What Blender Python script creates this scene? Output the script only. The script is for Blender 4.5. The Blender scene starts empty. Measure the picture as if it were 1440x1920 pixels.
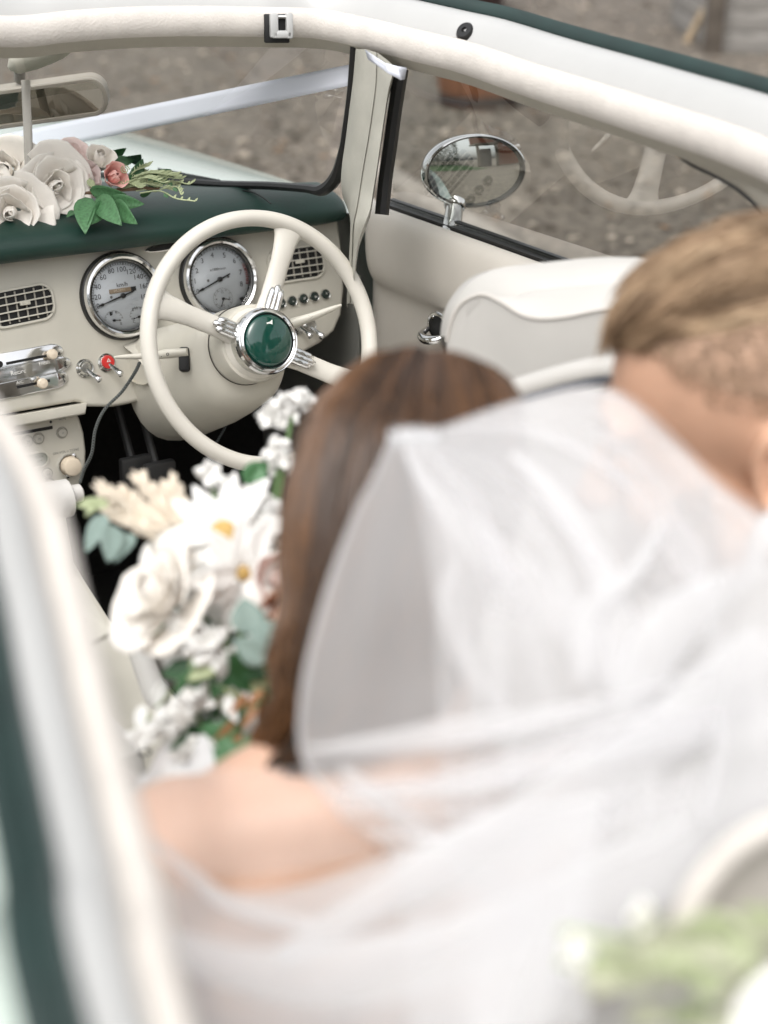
import bpy, bmesh, math, random
from math import sin, cos, pi, radians, sqrt
from mathutils import Vector as V, Matrix, noise, Quaternion
rng = random.Random(7)
C = bpy.context.scene.collection
sc = bpy.context.scene

# ------------------------------------------------------------------ camera
YAW, PITCH, ROLL = 0.57898, 0.4026, 0.01756
CAM = V((-0.74011, -1.96479, 1.55058)); FPX = 3000.0
Fw = V((sin(YAW)*cos(PITCH), cos(YAW)*cos(PITCH), -sin(PITCH)))
R0 = V((cos(YAW), -sin(YAW), 0)); U0 = R0.cross(Fw)
Rt = R0*cos(ROLL) + U0*sin(ROLL); Up = -R0*sin(ROLL) + U0*cos(ROLL)
cd = bpy.data.cameras.new('camera'); cam = bpy.data.objects.new('camera', cd); C.objects.link(cam)
cam.matrix_world = Matrix((Rt, Up, -Fw)).transposed().to_4x4(); cam.location = CAM
cd.sensor_fit = 'VERTICAL'; cd.sensor_height = 36.0; cd.lens = FPX/1920*36.0
cd.clip_start = 0.05; cd.clip_end = 400
cd.dof.use_dof = True; cd.dof.focus_distance = 2.36; cd.dof.aperture_fstop = 2.8
sc.camera = cam

# ------------------------------------------------------------------ light
SUN_EL, SUN_AZ = radians(60), radians(-125)          # azimuth measured from +Y towards +X
w = bpy.data.worlds.new('World'); sc.world = w; w.use_nodes = True
nt = w.node_tree; bg = nt.nodes['Background']
sky = nt.nodes.new('ShaderNodeTexSky'); sky.sky_type = 'NISHITA'; sky.sun_disc = False
sky.sun_elevation = SUN_EL; sky.sun_rotation = SUN_AZ
sky.air_density = 1.0; sky.dust_density = 4.0; sky.ozone_density = 1.0
hs = nt.nodes.new('ShaderNodeHueSaturation'); hs.inputs['Saturation'].default_value = 0.12
nt.links.new(sky.outputs[0], hs.inputs['Color']); nt.links.new(hs.outputs[0], bg.inputs['Color'])
bg.inputs['Strength'].default_value = 0.15
sl = bpy.data.lights.new('sun', 'SUN'); sl.energy = .4; sl.angle = radians(40); sl.color = (1, .94, .86)
so = bpy.data.objects.new('sun', sl); C.objects.link(so)
sd = V((sin(SUN_AZ)*cos(SUN_EL), cos(SUN_AZ)*cos(SUN_EL), sin(SUN_EL)))
so.rotation_euler = sd.to_track_quat('Z', 'Y').to_euler(); so.location = sd*30
vs = sc.view_settings
vs.view_transform = 'Standard'; vs.look = 'None'; vs.gamma = 1; vs.use_curve_mapping = False
vs.exposure = 0.93
sc.cycles.use_denoising = True
sc.cycles.max_bounces = 10; sc.cycles.transparent_max_bounces = 24

# ------------------------------------------------------------------ pixel helpers (1440 x 1920 photograph -> world point)
def ray(x, y): return Fw + Rt*((x-720)/FPX) + Up*((960-y)/FPX)
def dep(x, y, t): return CAM + ray(x, y)*t
def on(x, y, n, q):
    d = ray(x, y); n = V(n); return CAM + d*((V(q)-CAM).dot(n)/d.dot(n))
def onX(x, y, v): return on(x, y, (1,0,0), (v,0,0))
def onY(x, y, v): return on(x, y, (0,1,0), (0,v,0))
def onZ(x, y, v): return on(x, y, (0,0,1), (0,0,v))
def oncyl(x, y, y0, k, t0=1.2, t1=3.4):             # first hit with the upright curved sheet Y = y0 - k X^2
    for i in range(900):
        t = t0 + (t1-t0)*i/899; p = dep(x, y, t)
        if p.y > y0 - k*p.x*p.x: return p
    return dep(x, y, t1)
def crom(pts, n):                                   # Catmull-Rom resample
    pts = [V(p) for p in pts]; out = []
    P = [2*pts[0]-pts[1]] + pts + [2*pts[-1]-pts[-2]]
    m = len(pts)-1
    for i in range(n+1):
        s = i/n*m; k = min(int(s), m-1); t = s-k
        a, b, c, d = P[k], P[k+1], P[k+2], P[k+3]
        out.append(0.5*((2*b) + (c-a)*t + (2*a-5*b+4*c-d)*t*t + (3*b-a-3*c+d)*t**3))
    return out
def lerp(a, b, t): return a+(b-a)*t
def interp(x, xs, ys):
    if x <= xs[0]: return ys[0]
    for i in range(1, len(xs)):
        if x <= xs[i]: return ys[i-1] + (ys[i]-ys[i-1])*(x-xs[i-1])/(xs[i]-xs[i-1])
    return ys[-1]

# ------------------------------------------------------------------ materials
def lin(r, g, b):
    f = lambda c: (c/255/12.92) if c/255 <= .04045 else ((c/255+.055)/1.055)**2.4
    return (f(r), f(g), f(b))
MATS = {}
def mat(name, col, rough=.5, metal=0, var=.0, vscale=8, bump=0, bscale=200, coat=0, spec=.5, trans=0, sub=0, sheen=0, stretch=None, col2=None):
    if name in MATS: return MATS[name]
    m = bpy.data.materials.new(name); m.use_nodes = True; n = m.node_tree; L = n.links
    b = n.nodes['Principled BSDF']
    b.inputs['Base Color'].default_value = (*col, 1); b.inputs['Roughness'].default_value = rough
    b.inputs['Metallic'].default_value = metal; b.inputs['Specular IOR Level'].default_value = spec
    if coat: b.inputs['Coat Weight'].default_value = coat; b.inputs['Coat Roughness'].default_value = .06
    if trans: b.inputs['Transmission Weight'].default_value = trans
    if sub:
        b.inputs['Subsurface Weight'].default_value = sub; b.inputs['Subsurface Radius'].default_value = (.012,.006,.004)
        b.inputs['Subsurface Scale'].default_value = 1
    if sheen: b.inputs['Sheen Weight'].default_value = sheen
    tc = n.nodes.new('ShaderNodeTexCoord')
    src = tc.outputs['Object']
    if stretch:
        mp = n.nodes.new('ShaderNodeMapping'); mp.inputs['Scale'].default_value = stretch
        L.new(src, mp.inputs['Vector']); src = mp.outputs[0]
    if var or col2:
        t = n.nodes.new('ShaderNodeTexNoise'); t.inputs['Scale'].default_value = vscale; t.inputs['Detail'].default_value = 5
        L.new(src, t.inputs['Vector'])
        r = n.nodes.new('ShaderNodeValToRGB'); r.color_ramp.elements[0].position = .3; r.color_ramp.elements[1].position = .7
        c2 = col2 or tuple(min(1, c*(1+var)) for c in col); c1 = col if col2 else tuple(c*(1-var) for c in col)
        r.color_ramp.elements[0].color = (*c1, 1); r.color_ramp.elements[1].color = (*c2, 1)
        L.new(t.outputs['Fac'], r.inputs[0]); L.new(r.outputs[0], b.inputs['Base Color'])
        rr = n.nodes.new('ShaderNodeMapRange'); rr.inputs['To Min'].default_value = max(0, rough-.05*(metal < .5)); rr.inputs['To Max'].default_value = min(1, rough+.06)
        L.new(t.outputs['Fac'], rr.inputs['Value']); L.new(rr.outputs[0], b.inputs['Roughness'])
    if bump:
        t2 = n.nodes.new('ShaderNodeTexNoise'); t2.inputs['Scale'].default_value = bscale; t2.inputs['Detail'].default_value = 3
        L.new(src, t2.inputs['Vector'])
        bp = n.nodes.new('ShaderNodeBump'); bp.inputs['Strength'].default_value = bump; bp.inputs['Distance'].default_value = .002
        L.new(t2.outputs['Fac'], bp.inputs['Height']); L.new(bp.outputs[0], b.inputs['Normal'])
    MATS[name] = m; return m
def glass_mat(name, tint=(1,1,1), refl=1.0, ior=1.5):
    if name in MATS: return MATS[name]
    m = bpy.data.materials.new(name); m.use_nodes = True; n = m.node_tree; L = n.links
    n.nodes.remove(n.nodes['Principled BSDF']); out = n.nodes['Material Output']
    tr = n.nodes.new('ShaderNodeBsdfTransparent'); tr.inputs[0].default_value = (*tint, 1)
    gl = n.nodes.new('ShaderNodeBsdfGlossy'); gl.inputs['Roughness'].default_value = .01
    fr = n.nodes.new('ShaderNodeFresnel'); fr.inputs['IOR'].default_value = ior
    mu = n.nodes.new('ShaderNodeMath'); mu.operation = 'MULTIPLY'; mu.inputs[1].default_value = refl
    mx = n.nodes.new('ShaderNodeMixShader')
    L.new(fr.outputs[0], mu.inputs[0]); L.new(mu.outputs[0], mx.inputs[0]); L.new(tr.outputs[0], mx.inputs[1]); L.new(gl.outputs[0], mx.inputs[2])
    L.new(mx.outputs[0], out.inputs[0]); MATS[name] = m; return m
def veil_mat(name, alpha):
    if name in MATS: return MATS[name]
    m = bpy.data.materials.new(name); m.use_nodes = True; n = m.node_tree; L = n.links
    n.nodes.remove(n.nodes['Principled BSDF']); out = n.nodes['Material Output']
    tr = n.nodes.new('ShaderNodeBsdfTransparent')
    df = n.nodes.new('ShaderNodeBsdfDiffuse'); df.inputs[0].default_value = (.84,.835,.84,1)
    tl = n.nodes.new('ShaderNodeBsdfTranslucent'); tl.inputs[0].default_value = (.82,.815,.82,1)
    m1 = n.nodes.new('ShaderNodeMixShader'); m1.inputs[0].default_value = .45
    mx = n.nodes.new('ShaderNodeMixShader')
    mx.inputs[0].default_value = alpha
    L.new(df.outputs[0], m1.inputs[1]); L.new(tl.outputs[0], m1.inputs[2])
    L.new(tr.outputs[0], mx.inputs[1]); L.new(m1.outputs[0], mx.inputs[2]); L.new(mx.outputs[0], out.inputs[0])
    MATS[name] = m; return m

CREAM = mat('cream_plastic', (.545,.52,.45), .40, var=.07, vscale=9, bump=.12, bscale=900)
CREAMW = mat('cream_wheel', (.635,.605,.54), .32, var=.07, vscale=9, bump=.06, bscale=500)
LEATHER = mat('cream_leather', (.51,.495,.465), .42, var=.05, vscale=7, bump=.25, bscale=500)
PADCREAM = mat('cream_padding', (.60,.56,.515), .75, var=.07, vscale=30, bump=.5, bscale=350)
GREEN = mat('dark_green_leather', (.007,.033,.024), .42, var=.15, vscale=9, bump=.3, bscale=700)
GREENP = mat('dark_green_rubber', (.012,.030,.027), .5, var=.2, vscale=20)
HORN = mat('green_enamel', (.004,.05,.036), .05, coat=1)
WHITEP = mat('white_paint', (.46,.46,.45), .35, var=.03, vscale=10, coat=.4)
MINT = mat('pale_mint_paint', (.60,.69,.63), .2, coat=.8)
CHROME = mat('chrome', (.82,.82,.82), .06, 1, var=.03, vscale=30)
CHROMED = mat('worn_chrome', (.62,.62,.60), .16, 1, var=.1, vscale=60)
BLACK = mat('black_rubber', (.008,.008,.008), .4)
BLACKS = mat('black_slot', (.004,.004,.004), .6)
CARPET = mat('black_carpet', (.012,.011,.010), .95, var=.4, vscale=80, bump=.5, bscale=600)
GAUGE = mat('gauge_face', (.60,.63,.65), .5)
PRINT = mat('black_print', (.015,.015,.016), .6)
PRINTG = mat('grey_print', (.16,.16,.15), .6)
WPRINT = mat('white_print', (.75,.74,.7), .6)
RED = mat('red_enamel', (.55,.03,.025), .35)
REDP = mat('red_print', (.5,.06,.06), .6)
IVORY = mat('ivory_knob', (.70,.60,.47), .35)
LCD = mat('lcd_panel', (.22,.23,.19), .3)
MIRROR = mat('mirror_glass', (.30,.28,.24), .01, 1)
GLASS = glass_mat('window_glass', (.94,.95,.93), .27, 1.5)
SCREEN = glass_mat('windscreen_glass', (.95,.955,.94), .14, 1.5)
DOME = glass_mat('gauge_glass', (1,1,1), 1.0, 1.45)

# ------------------------------------------------------------------ mesh builder
class M:
    def __init__(s): s.v = []; s.f = []
    def add(s, vs, fs):
        k = len(s.v); s.v += [V(p) for p in vs]; s.f += [tuple(i+k for i in f) for f in fs]; return s
    def grid(s, P, cu=False, cv=False, flip=False):
        nu, nv = len(P), len(P[0]); fs = []
        for i in range(nu if cu else nu-1):
            for j in range(nv if cv else nv-1):
                a, b, c, d = i*nv+j, ((i+1)%nu)*nv+j, ((i+1)%nu)*nv+(j+1)%nv, i*nv+(j+1)%nv
                fs.append((a,d,c,b) if flip else (a,b,c,d))
        return s.add([p for r in P for p in r], fs)
    def tube(s, path, r, n=10, closed=False, flat=1.0, up=None, cap=True):
        path = [V(p) for p in path]; m = len(path); rows = []; a = None
        for i in range(m):
            t = (path[(i+1)%m]-path[i-1]) if closed else (path[min(i+1,m-1)]-path[max(i-1,0)])
            t.normalize()
            if up is not None:
                u = V(up); a = (u - t*u.dot(t)); a = a.normalized() if a.length > 1e-6 else t.orthogonal().normalized()
            else:
                a = t.orthogonal().normalized() if a is None else (a - t*a.dot(t)).normalized()
            b = t.cross(a); rr = r[i] if isinstance(r, (list, tuple)) else r
            rows.append([path[i] + a*(cos(2*pi*j/n)*rr*flat) + b*(sin(2*pi*j/n)*rr) for j in range(n)])
        s.grid(rows, cu=closed, cv=True)
        if cap and not closed:
            k = len(s.v); s.f.append(tuple(k-m*n+j for j in range(n))); s.f.append(tuple(k-1-j for j in range(n)))
        return s
    def lathe(s, c, axis, prof, n=40, up=(0,0,1)):
        z = V(axis).normalized(); x = V(up).cross(z)
        x = x.normalized() if x.length > 1e-4 else z.orthogonal().normalized()
        y = z.cross(x); c = V(c)
        return s.grid([[c + z*h + (x*cos(2*pi*i/n)+y*sin(2*pi*i/n))*r for i in range(n)] for r, h in prof], cv=True)
    def box(s, c, sx, sy, sz, ax=(V((1,0,0)), V((0,1,0)), V((0,0,1))), bev=0.0):
        c = V(c); x, y, z = ax; bm = bmesh.new(); bmesh.ops.create_cube(bm, size=1)
        for q in bm.verts: q.co = V((q.co.x*sx, q.co.y*sy, q.co.z*sz))
        if bev: bmesh.ops.bevel(bm, geom=bm.edges[:], offset=bev, segments=2, affect='EDGES', profile=.5)
        bm.verts.index_update()
        s.add([c + x*q.co.x + y*q.co.y + z*q.co.z for q in bm.verts], [[q.index for q in f.verts] for f in bm.faces]); bm.free(); return s
    def prism(s, pts, h0, h1, fr, bev=.0):           # pts: 2D outline (ccw) in frame fr(x, v, h); bevelled top edge
        n = len(pts); cx = sum(p[0] for p in pts)/n; cy = sum(p[1] for p in pts)/n
        def inset(d):
            out = []
            for i in range(n):
                a, b, c = V((*pts[i-1],0)), V((*pts[i],0)), V((*pts[(i+1)%n],0))
                n1 = V((-(b-a).y, (b-a).x, 0)); n2 = V((-(c-b).y, (c-b).x, 0)); q = (n1.normalized()+n2.normalized())
                q = q.normalized() if q.length > 1e-6 else V((0,0,0)); out.append((b.x+q.x*d, b.y+q.y*d))
            return out
        rows = [[fr(x, v, h0) for x, v in pts]]
        if bev:
            for k in range(4):
                a = k/3*pi/2; rows.append([fr(x, v, h1-bev+bev*sin(a)) for x, v in inset(bev*(1-cos(a)))])
        else: rows.append([fr(x, v, h1) for x, v in pts])
        s.grid(rows, cv=True, flip=True); k = len(s.v); s.f.append(tuple(k-n+i for i in range(n))); return s
    def ell(s, c, rx, ry, rz, ax=(V((1,0,0)), V((0,1,0)), V((0,0,1))), nu=14, nv=20):
        c = V(c); x, y, z = ax
        rows = [[c + x*(rx*sin(pi*i/nu)*cos(2*pi*j/nv)) + y*(ry*sin(pi*i/nu)*sin(2*pi*j/nv)) + z*(rz*cos(pi*i/nu)) for j in range(nv)] for i in range(1, nu)]
        k = len(s.v); s.grid(rows, cv=True); t = len(s.v); s.v += [c+z*rz, c-z*rz]
        for j in range(nv): s.f.append((t, k+j, k+(j+1)%nv)); s.f.append((t+1, k+(nu-2)*nv+(j+1)%nv, k+(nu-2)*nv+j))
        return s
    def cap(s, a, b, ra, rb, n=16):                  # tapered capsule
        a, b = V(a), V(b); d = (b-a); L = d.length; z = d/L; ps = []; k = 6
        for i in range(k+1): q = pi/2*(1-i/k); ps.append((ra*cos(q) if i else 1e-4, -ra*sin(q)))
        for i in range(k+1): q = pi/2*i/k; ps.append((rb*cos(q) if i < k else 1e-4, L+rb*sin(q)))
        return s.lathe(a, z, ps, n)

WM = {}
def reg(o, parent, mw):
    C.objects.link(o); WM[o.name] = mw.copy()
    if parent is not None:
        o.parent = parent; o.matrix_basis = WM[parent.name].inverted() @ mw
    else: o.matrix_basis = mw
    return o
def tag(o, label=None, cat=None, group=None, kind=None):
    for k, v_ in (('label', label), ('category', cat), ('group', group), ('kind', kind)):
        if v_: o[k] = v_
    return o
def empty(name, loc, label=None, cat=None, group=None):
    o = bpy.data.objects.new(name, None); o.empty_display_size = .05
    reg(o, None, Matrix.Translation(V(loc))); return tag(o, label, cat, group)
def mesh_of(name, mb, m, smooth=True, angle=38):
    vs = mb.v; c = sum(vs, V())/max(1, len(vs))
    me = bpy.data.meshes.new(name); me.from_pydata([tuple(p-c) for p in vs], [], mb.f); me.validate(); me.update()
    bm = bmesh.new(); bm.from_mesh(me); bmesh.ops.recalc_face_normals(bm, faces=bm.faces[:]); bm.to_mesh(me); bm.free()
    me.materials.append(m)
    if smooth:
        me.shade_smooth()
        if angle: me.set_sharp_from_angle(angle=radians(angle))
    return me, c
def part(name, mb, m, parent=None, smooth=True, angle=38, label=None, kind=None, sub=0, flip=None):
    me, c = mesh_of(name, mb, m, smooth, angle)
    o = bpy.data.objects.new(name, me); reg(o, parent, Matrix.Translation(c))
    if sub: md = o.modifiers.new('s', 'SUBSURF'); md.levels = sub; md.render_levels = sub
    return tag(o, label, kind=kind)
def inst(name, me, mw, parent=None):
    return reg(bpy.data.objects.new(name, me), parent, mw)
def text_mb(s, size, fr, x, v, h, rot=0, extr=0, align='CENTER'):
    cu = bpy.data.curves.new('t', 'FONT'); cu.body = s; cu.size = size; cu.align_x = align; cu.align_y = 'CENTER'; cu.resolution_u = 2
    o = bpy.data.objects.new('t', cu); C.objects.link(o)
    me = bpy.data.meshes.new_from_object(o.evaluated_get(bpy.context.evaluated_depsgraph_get()))
    mb = M(); cr, sr = cos(rot), sin(rot)
    mb.add([fr(x+p.co.x*cr-p.co.y*sr, v+p.co.x*sr+p.co.y*cr, h) for p in me.vertices], [tuple(p.vertices) for p in me.polygons])
    bpy.data.objects.remove(o); bpy.data.curves.remove(cu); bpy.data.meshes.remove(me); return mb
def join(*ms):
    o = M()
    for m in ms: o.add(m.v, m.f)
    return o
def remesh(mb, vox, smooth=6):
    me = bpy.data.meshes.new('r'); me.from_pydata([tuple(p) for p in mb.v], [], mb.f); me.update()
    bm = bmesh.new(); bm.from_mesh(me); bmesh.ops.recalc_face_normals(bm, faces=bm.faces[:]); bm.to_mesh(me); bm.free()
    o = bpy.data.objects.new('r', me); C.objects.link(o)
    a = o.modifiers.new('r', 'REMESH'); a.mode = 'VOXEL'; a.voxel_size = vox
    b = o.modifiers.new('s', 'SMOOTH'); b.iterations = smooth; b.factor = .5
    m2 = bpy.data.meshes.new_from_object(o.evaluated_get(bpy.context.evaluated_depsgraph_get()))
    out = M(); out.add([p.co.copy() for p in m2.vertices], [tuple(p.vertices) for p in m2.polygons])
    bpy.data.objects.remove(o); bpy.data.meshes.remove(me); bpy.data.meshes.remove(m2); return out

# ================================================================== SETTING
def ground_mat():
    m = bpy.data.materials.new('gravel'); m.use_nodes = True; n = m.node_tree; L = n.links; b = n.nodes['Principled BSDF']
    tc = n.nodes.new('ShaderNodeTexCoord')
    vo = n.nodes.new('ShaderNodeTexVoronoi'); vo.inputs['Scale'].default_value = 26
    n1 = n.nodes.new('ShaderNodeTexNoise'); n1.inputs['Scale'].default_value = 1.6; n1.inputs['Detail'].default_value = 9; n1.inputs['Roughness'].default_value = .7
    n2 = n.nodes.new('ShaderNodeTexNoise'); n2.inputs['Scale'].default_value = 60; n2.inputs['Detail'].default_value = 4
    for t in (vo, n1, n2): L.new(tc.outputs['Object'], t.inputs['Vector'])
    r = n.nodes.new('ShaderNodeValToRGB'); e = r.color_ramp.elements
    e[0].position = .25; e[0].color = (.095,.079,.062,1); e[1].position = .75; e[1].color = (.175,.15,.122,1)
    L.new(n1.outputs['Fac'], r.inputs[0])
    sp = n.nodes.new('ShaderNodeSeparateColor'); L.new(vo.outputs['Color'], sp.inputs[0])
    mr = n.nodes.new('ShaderNodeMapRange'); mr.inputs['To Min'].default_value = .55; mr.inputs['To Max'].default_value = 1.5; L.new(sp.outputs[0], mr.inputs['Value'])
    mx = n.nodes.new('ShaderNodeMix'); mx.data_type = 'RGBA'; mx.blend_type = 'MULTIPLY'; mx.inputs['Factor'].default_value = 1
    L.new(r.outputs[0], mx.inputs['A']); L.new(mr.outputs[0], mx.inputs['B']); L.new(mx.outputs['Result'], b.inputs['Base Color'])
    b.inputs['Roughness'].default_value = .9
    bp = n.nodes.new('ShaderNodeBump'); bp.inputs['Strength'].default_value = .6; bp.inputs['Distance'].default_value = .01
    ad = n.nodes.new('ShaderNodeMath'); L.new(vo.outputs['Distance'], ad.inputs[0]); L.new(n2.outputs['Fac'], ad.inputs[1])
    L.new(ad.outputs[0], bp.inputs['Height']); L.new(bp.outputs[0], b.inputs['Normal']); return m
g = M(); N = 60
g.grid([[V((-60+i*140/N, -60+j*140/N, .012*noise.noise(V((i*.9, j*.9, 0))) )) for j in range(N+1)] for i in range(N+1)])
part('ground', g, ground_mat(), kind='structure')
stone_cols = [(.25,.215,.175), (.17,.143,.115), (.45,.39,.32), (.09,.074,.058)]
ico = bmesh.new(); bmesh.ops.create_icosphere(ico, subdivisions=1, radius=1); ico.verts.index_update()
IV = [q.co.copy() for q in ico.verts]; IF = [tuple(q.index for q in f.verts) for f in ico.faces]; ico.free()
sm = [M() for _ in range(5)]
for k in range(9000):
    x = rng.uniform(.9, 11); y = rng.uniform(1.0, 15)
    if rng.random() < .45: x = rng.uniform(.95, 5.5); y = rng.uniform(-.5, 6)
    if x < 1.1 and y < 2.3: continue
    s_ = rng.choice((.008,.010,.013,.016,.022))*rng.uniform(.7, 1.3)*(1+.05*max(0, y-4)); a = rng.uniform(0, pi)
    q = rng.choice((0,1,1,3,3,2)); ca, sa = cos(a), sin(a); e1, e2, e3 = rng.uniform(.8,1.5), rng.uniform(.7,1.1), rng.uniform(.45,.8)
    sm[q].add([V((x+s_*(p.x*e1*ca-p.y*e2*sa), y+s_*(p.x*e1*sa+p.y*e2*ca), s_*e3*(p.z*.9+.5))) for p in IV], IF)
for q, c in enumerate(stone_cols):
    part('gravel', sm[q], mat('stone_%d' % q, c, .85, var=.2, vscale=3), kind='stuff', smooth=False)
lf = M()
for k in range(260):
    x = rng.uniform(1.2, 8); y = rng.uniform(-.3, 9); a = rng.uniform(0, 6.28); s_ = rng.uniform(.015,.034)
    p = [(-1,0,.1),(-.3,.5,.25),(.4,.4,.1),(1,0,.35),(.4,-.4,.2),(-.3,-.5,.05)]
    lf.add([V((x+s_*(u*cos(a)-v*sin(a)), y+s_*(u*sin(a)+v*cos(a)), .02+s_*z)) for u, v, z in p], [(0,1,2,3),(0,3,4,5)])
part('fallen_leaves', lf, mat('dry_leaf', (.26,.13,.05), .7, var=.4, vscale=4), kind='stuff', smooth=False)
# pale kerb stones beside the car
kerb = M()
a0, a1 = onZ(862, 432, 0.03), onZ(1040, 545, 0.03)
dk = (a1-a0).normalized(); nk = V((-dk.y, dk.x, 0))
if nk.x < 0: nk = -nk
KS = empty('kerb', (a0.x, a0.y, 0), 'low pale stone kerb lying in the gravel beside the car door', 'kerb')
for i in range(9):
    p = a0 + dk*(-1.2+i*.42) + nk*.05
    part('kerb_stone', M().box(V((p.x, p.y, .02)), .405, .13, .09, (dk, nk, V((0,0,1))), .012), mat('kerb_stone', (.30,.27,.235), .9, var=.2, vscale=12, bump=.5, bscale=60), KS)

WOODG = mat('weathered_grey_wood', (.25,.235,.215), .8, var=.3, vscale=6, stretch=(1,1,14), bump=.4, bscale=20)
WOODD = mat('dark_wood_post', (.12,.10,.08), .8, var=.3, vscale=6, bump=.3, bscale=30)
WOODP = mat('pale_wood_pole', (.33,.25,.16), .75, var=.2, vscale=10)
# shed of horizontal boards (top right)
s0 = onZ(1345, 100, 0); sx = V((.85, -.53, 0)).normalized(); sy = V((.53, .85, 0)).normalized()
SH = empty('shed', s0, 'grey weathered timber shed wall of wide horizontal boards at the gravel edge', 'shed')
for k in range(13):
    z = .08 + k*.165
    for c0, c1 in ((0, 1.55), (1.56, 3.1)):
        m_ = (c0+c1)/2
        part('plank', M().box(s0 + sx*m_ + sy*(.015*(k % 2)*.4) + V((0,0,z)), (c1-c0), .028, .158, (sx, sy, V((0,0,1))), .006), WOODG, SH)
for k in range(13):
    part('plank', M().box(s0 + sy*1.0 + V((0,0,.08+k*.165)), .028, 1.94, .158, (sx, sy, V((0,0,1))), .006), WOODG, SH)
for c in ((-.05,-.03),):
    part('corner_post', M().box(s0 + sx*c[0] + sy*c[1] + V((0,0,1.1)), .13, .13, 2.2, (sx, sy, V((0,0,1))), .01), WOODD, SH)
part('roof', M().box(s0 + sx*1.55 + sy*1.0 + V((0,0,2.28)), 3.5, 2.4, .09, (sx, sy, V((0,0,1))), .01), WOODD, SH)
pb = onZ(1286, 82, 0.0); pole = M().tube([pb, pb + V((.18,.0,.5)) + sx*.1, s0 - sx*.06 - sy*.13 + V((0,0,1.5))], .03, 8)
PO = part('pole', pole, WOODP); tag(PO, 'pale wooden pole leaning against the dark post of the shed', 'pole')
# half-barrel planters
def barrel(name, c, r, h, label, col):
    root = empty(name, (c[0], c[1], 0), label, 'planter', 'barrel planters on the gravel')
    wd = mat('barrel_'+label[:6], col, .7, var=.3, vscale=5, stretch=(6,6,1))
    nst = 18
    for i in range(nst):
        a = 2*pi*i/nst; d = pi/nst*.94
        rows = []
        for k in range(6):
            z = h*k/5; rr = r*(.84+.2*sin(min(1, k/5)*pi*.62))
            rows.append([V((c[0]+q*cos(a+e), c[1]+q*sin(a+e), z)) for q, e in ((rr,-d),(rr+.004,0),(rr,d),(rr-.025,d),(rr-.025,-d))])
        part('stave', M().grid(rows, cv=True), wd, root)
    for z0 in (.12, .72):
        rr = r*(.84+.2*sin(z0*pi*.62))+.006
        part('hoop', M().lathe((c[0], c[1], h*z0), (0,0,1), [(rr,-.03),(rr+.006,-.03),(rr+.006,.03),(rr,.03)], 40), mat('rusty_iron', (.06,.045,.04), .6, .5), root)
    part('soil', M().lathe((c[0], c[1], h*.9), (0,0,1), [(r*.98,0),(.001,.02)], 24), mat('soil', (.03,.02,.015), 1), root)
    return root
b0 = onZ(893, 207, 0); b0 = b0 + V((.62,.78,0)).normalized()*.20
barrel('planter_barrel', b0, .26, .42, 'small orange-brown half barrel planter seen through the door window', (.20,.075,.03))
b1 = onZ(830, 22, 0); b1 = b1 + V((.6,.8,0)).normalized()*.35
barrel('planter_barrel', b1, .62, .55, 'wide dark maroon half barrel planter beyond the roof rail', (.06,.022,.02))
# behind the camera: what the mirrors, the chrome and the horn button reflect
GRASS = mat('lawn_grass', (.03,.065,.015), .9, var=.4, vscale=30, bump=.6, bscale=80)
lw = M(); lw.grid([[V((-11.4+i*1.42, -17+j*1.1, .02+.02*noise.noise(V((i,j,0))))) for j in range(10)] for i in range(12)]); part('lawn', lw, GRASS, kind='structure')
BR = mat('red_brick', (.20,.07,.04), .85, var=.3, vscale=30)
MORT = mat('lime_mortar', (.42,.38,.33), .95)
CT = empty('cottage', (6.0,-9.2,0), 'red brick cottage with a dark open porch beside the lawn', 'building')
part('wall', M().box((7.4,-9.4,2.4), 3.0, .3, 4.8), MORT, CT, smooth=False)
for r_ in range(20):
    for c_ in range(12):
        xx = 6.03 + c_*.24 + (.12 if r_ % 2 else 0)
        part('brick', M().box((xx, -9.245, .1+r_*.15), .235, .03, .137), BR, CT, smooth=False) if r_*12+c_ < 300 else None
part('door', M().box((4.95,-9.5,1.1), 1.1, .08, 2.2), mat('dark_door', (.02,.025,.025), .5), CT, smooth=False)
for xx in (4.32, 5.75): part('porch_post', M().box((xx,-9.0,1.3), .16, .16, 2.6), WOODD, CT, smooth=False)
part('gable', M().box((5.0,-9.45,3.7), 1.9, .2, 2.0), BR, CT, smooth=False)
part('porch_roof', M().box((5.0,-9.1,2.7), 2.0, 1.2, .15), WOODD, CT, smooth=False)
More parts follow.
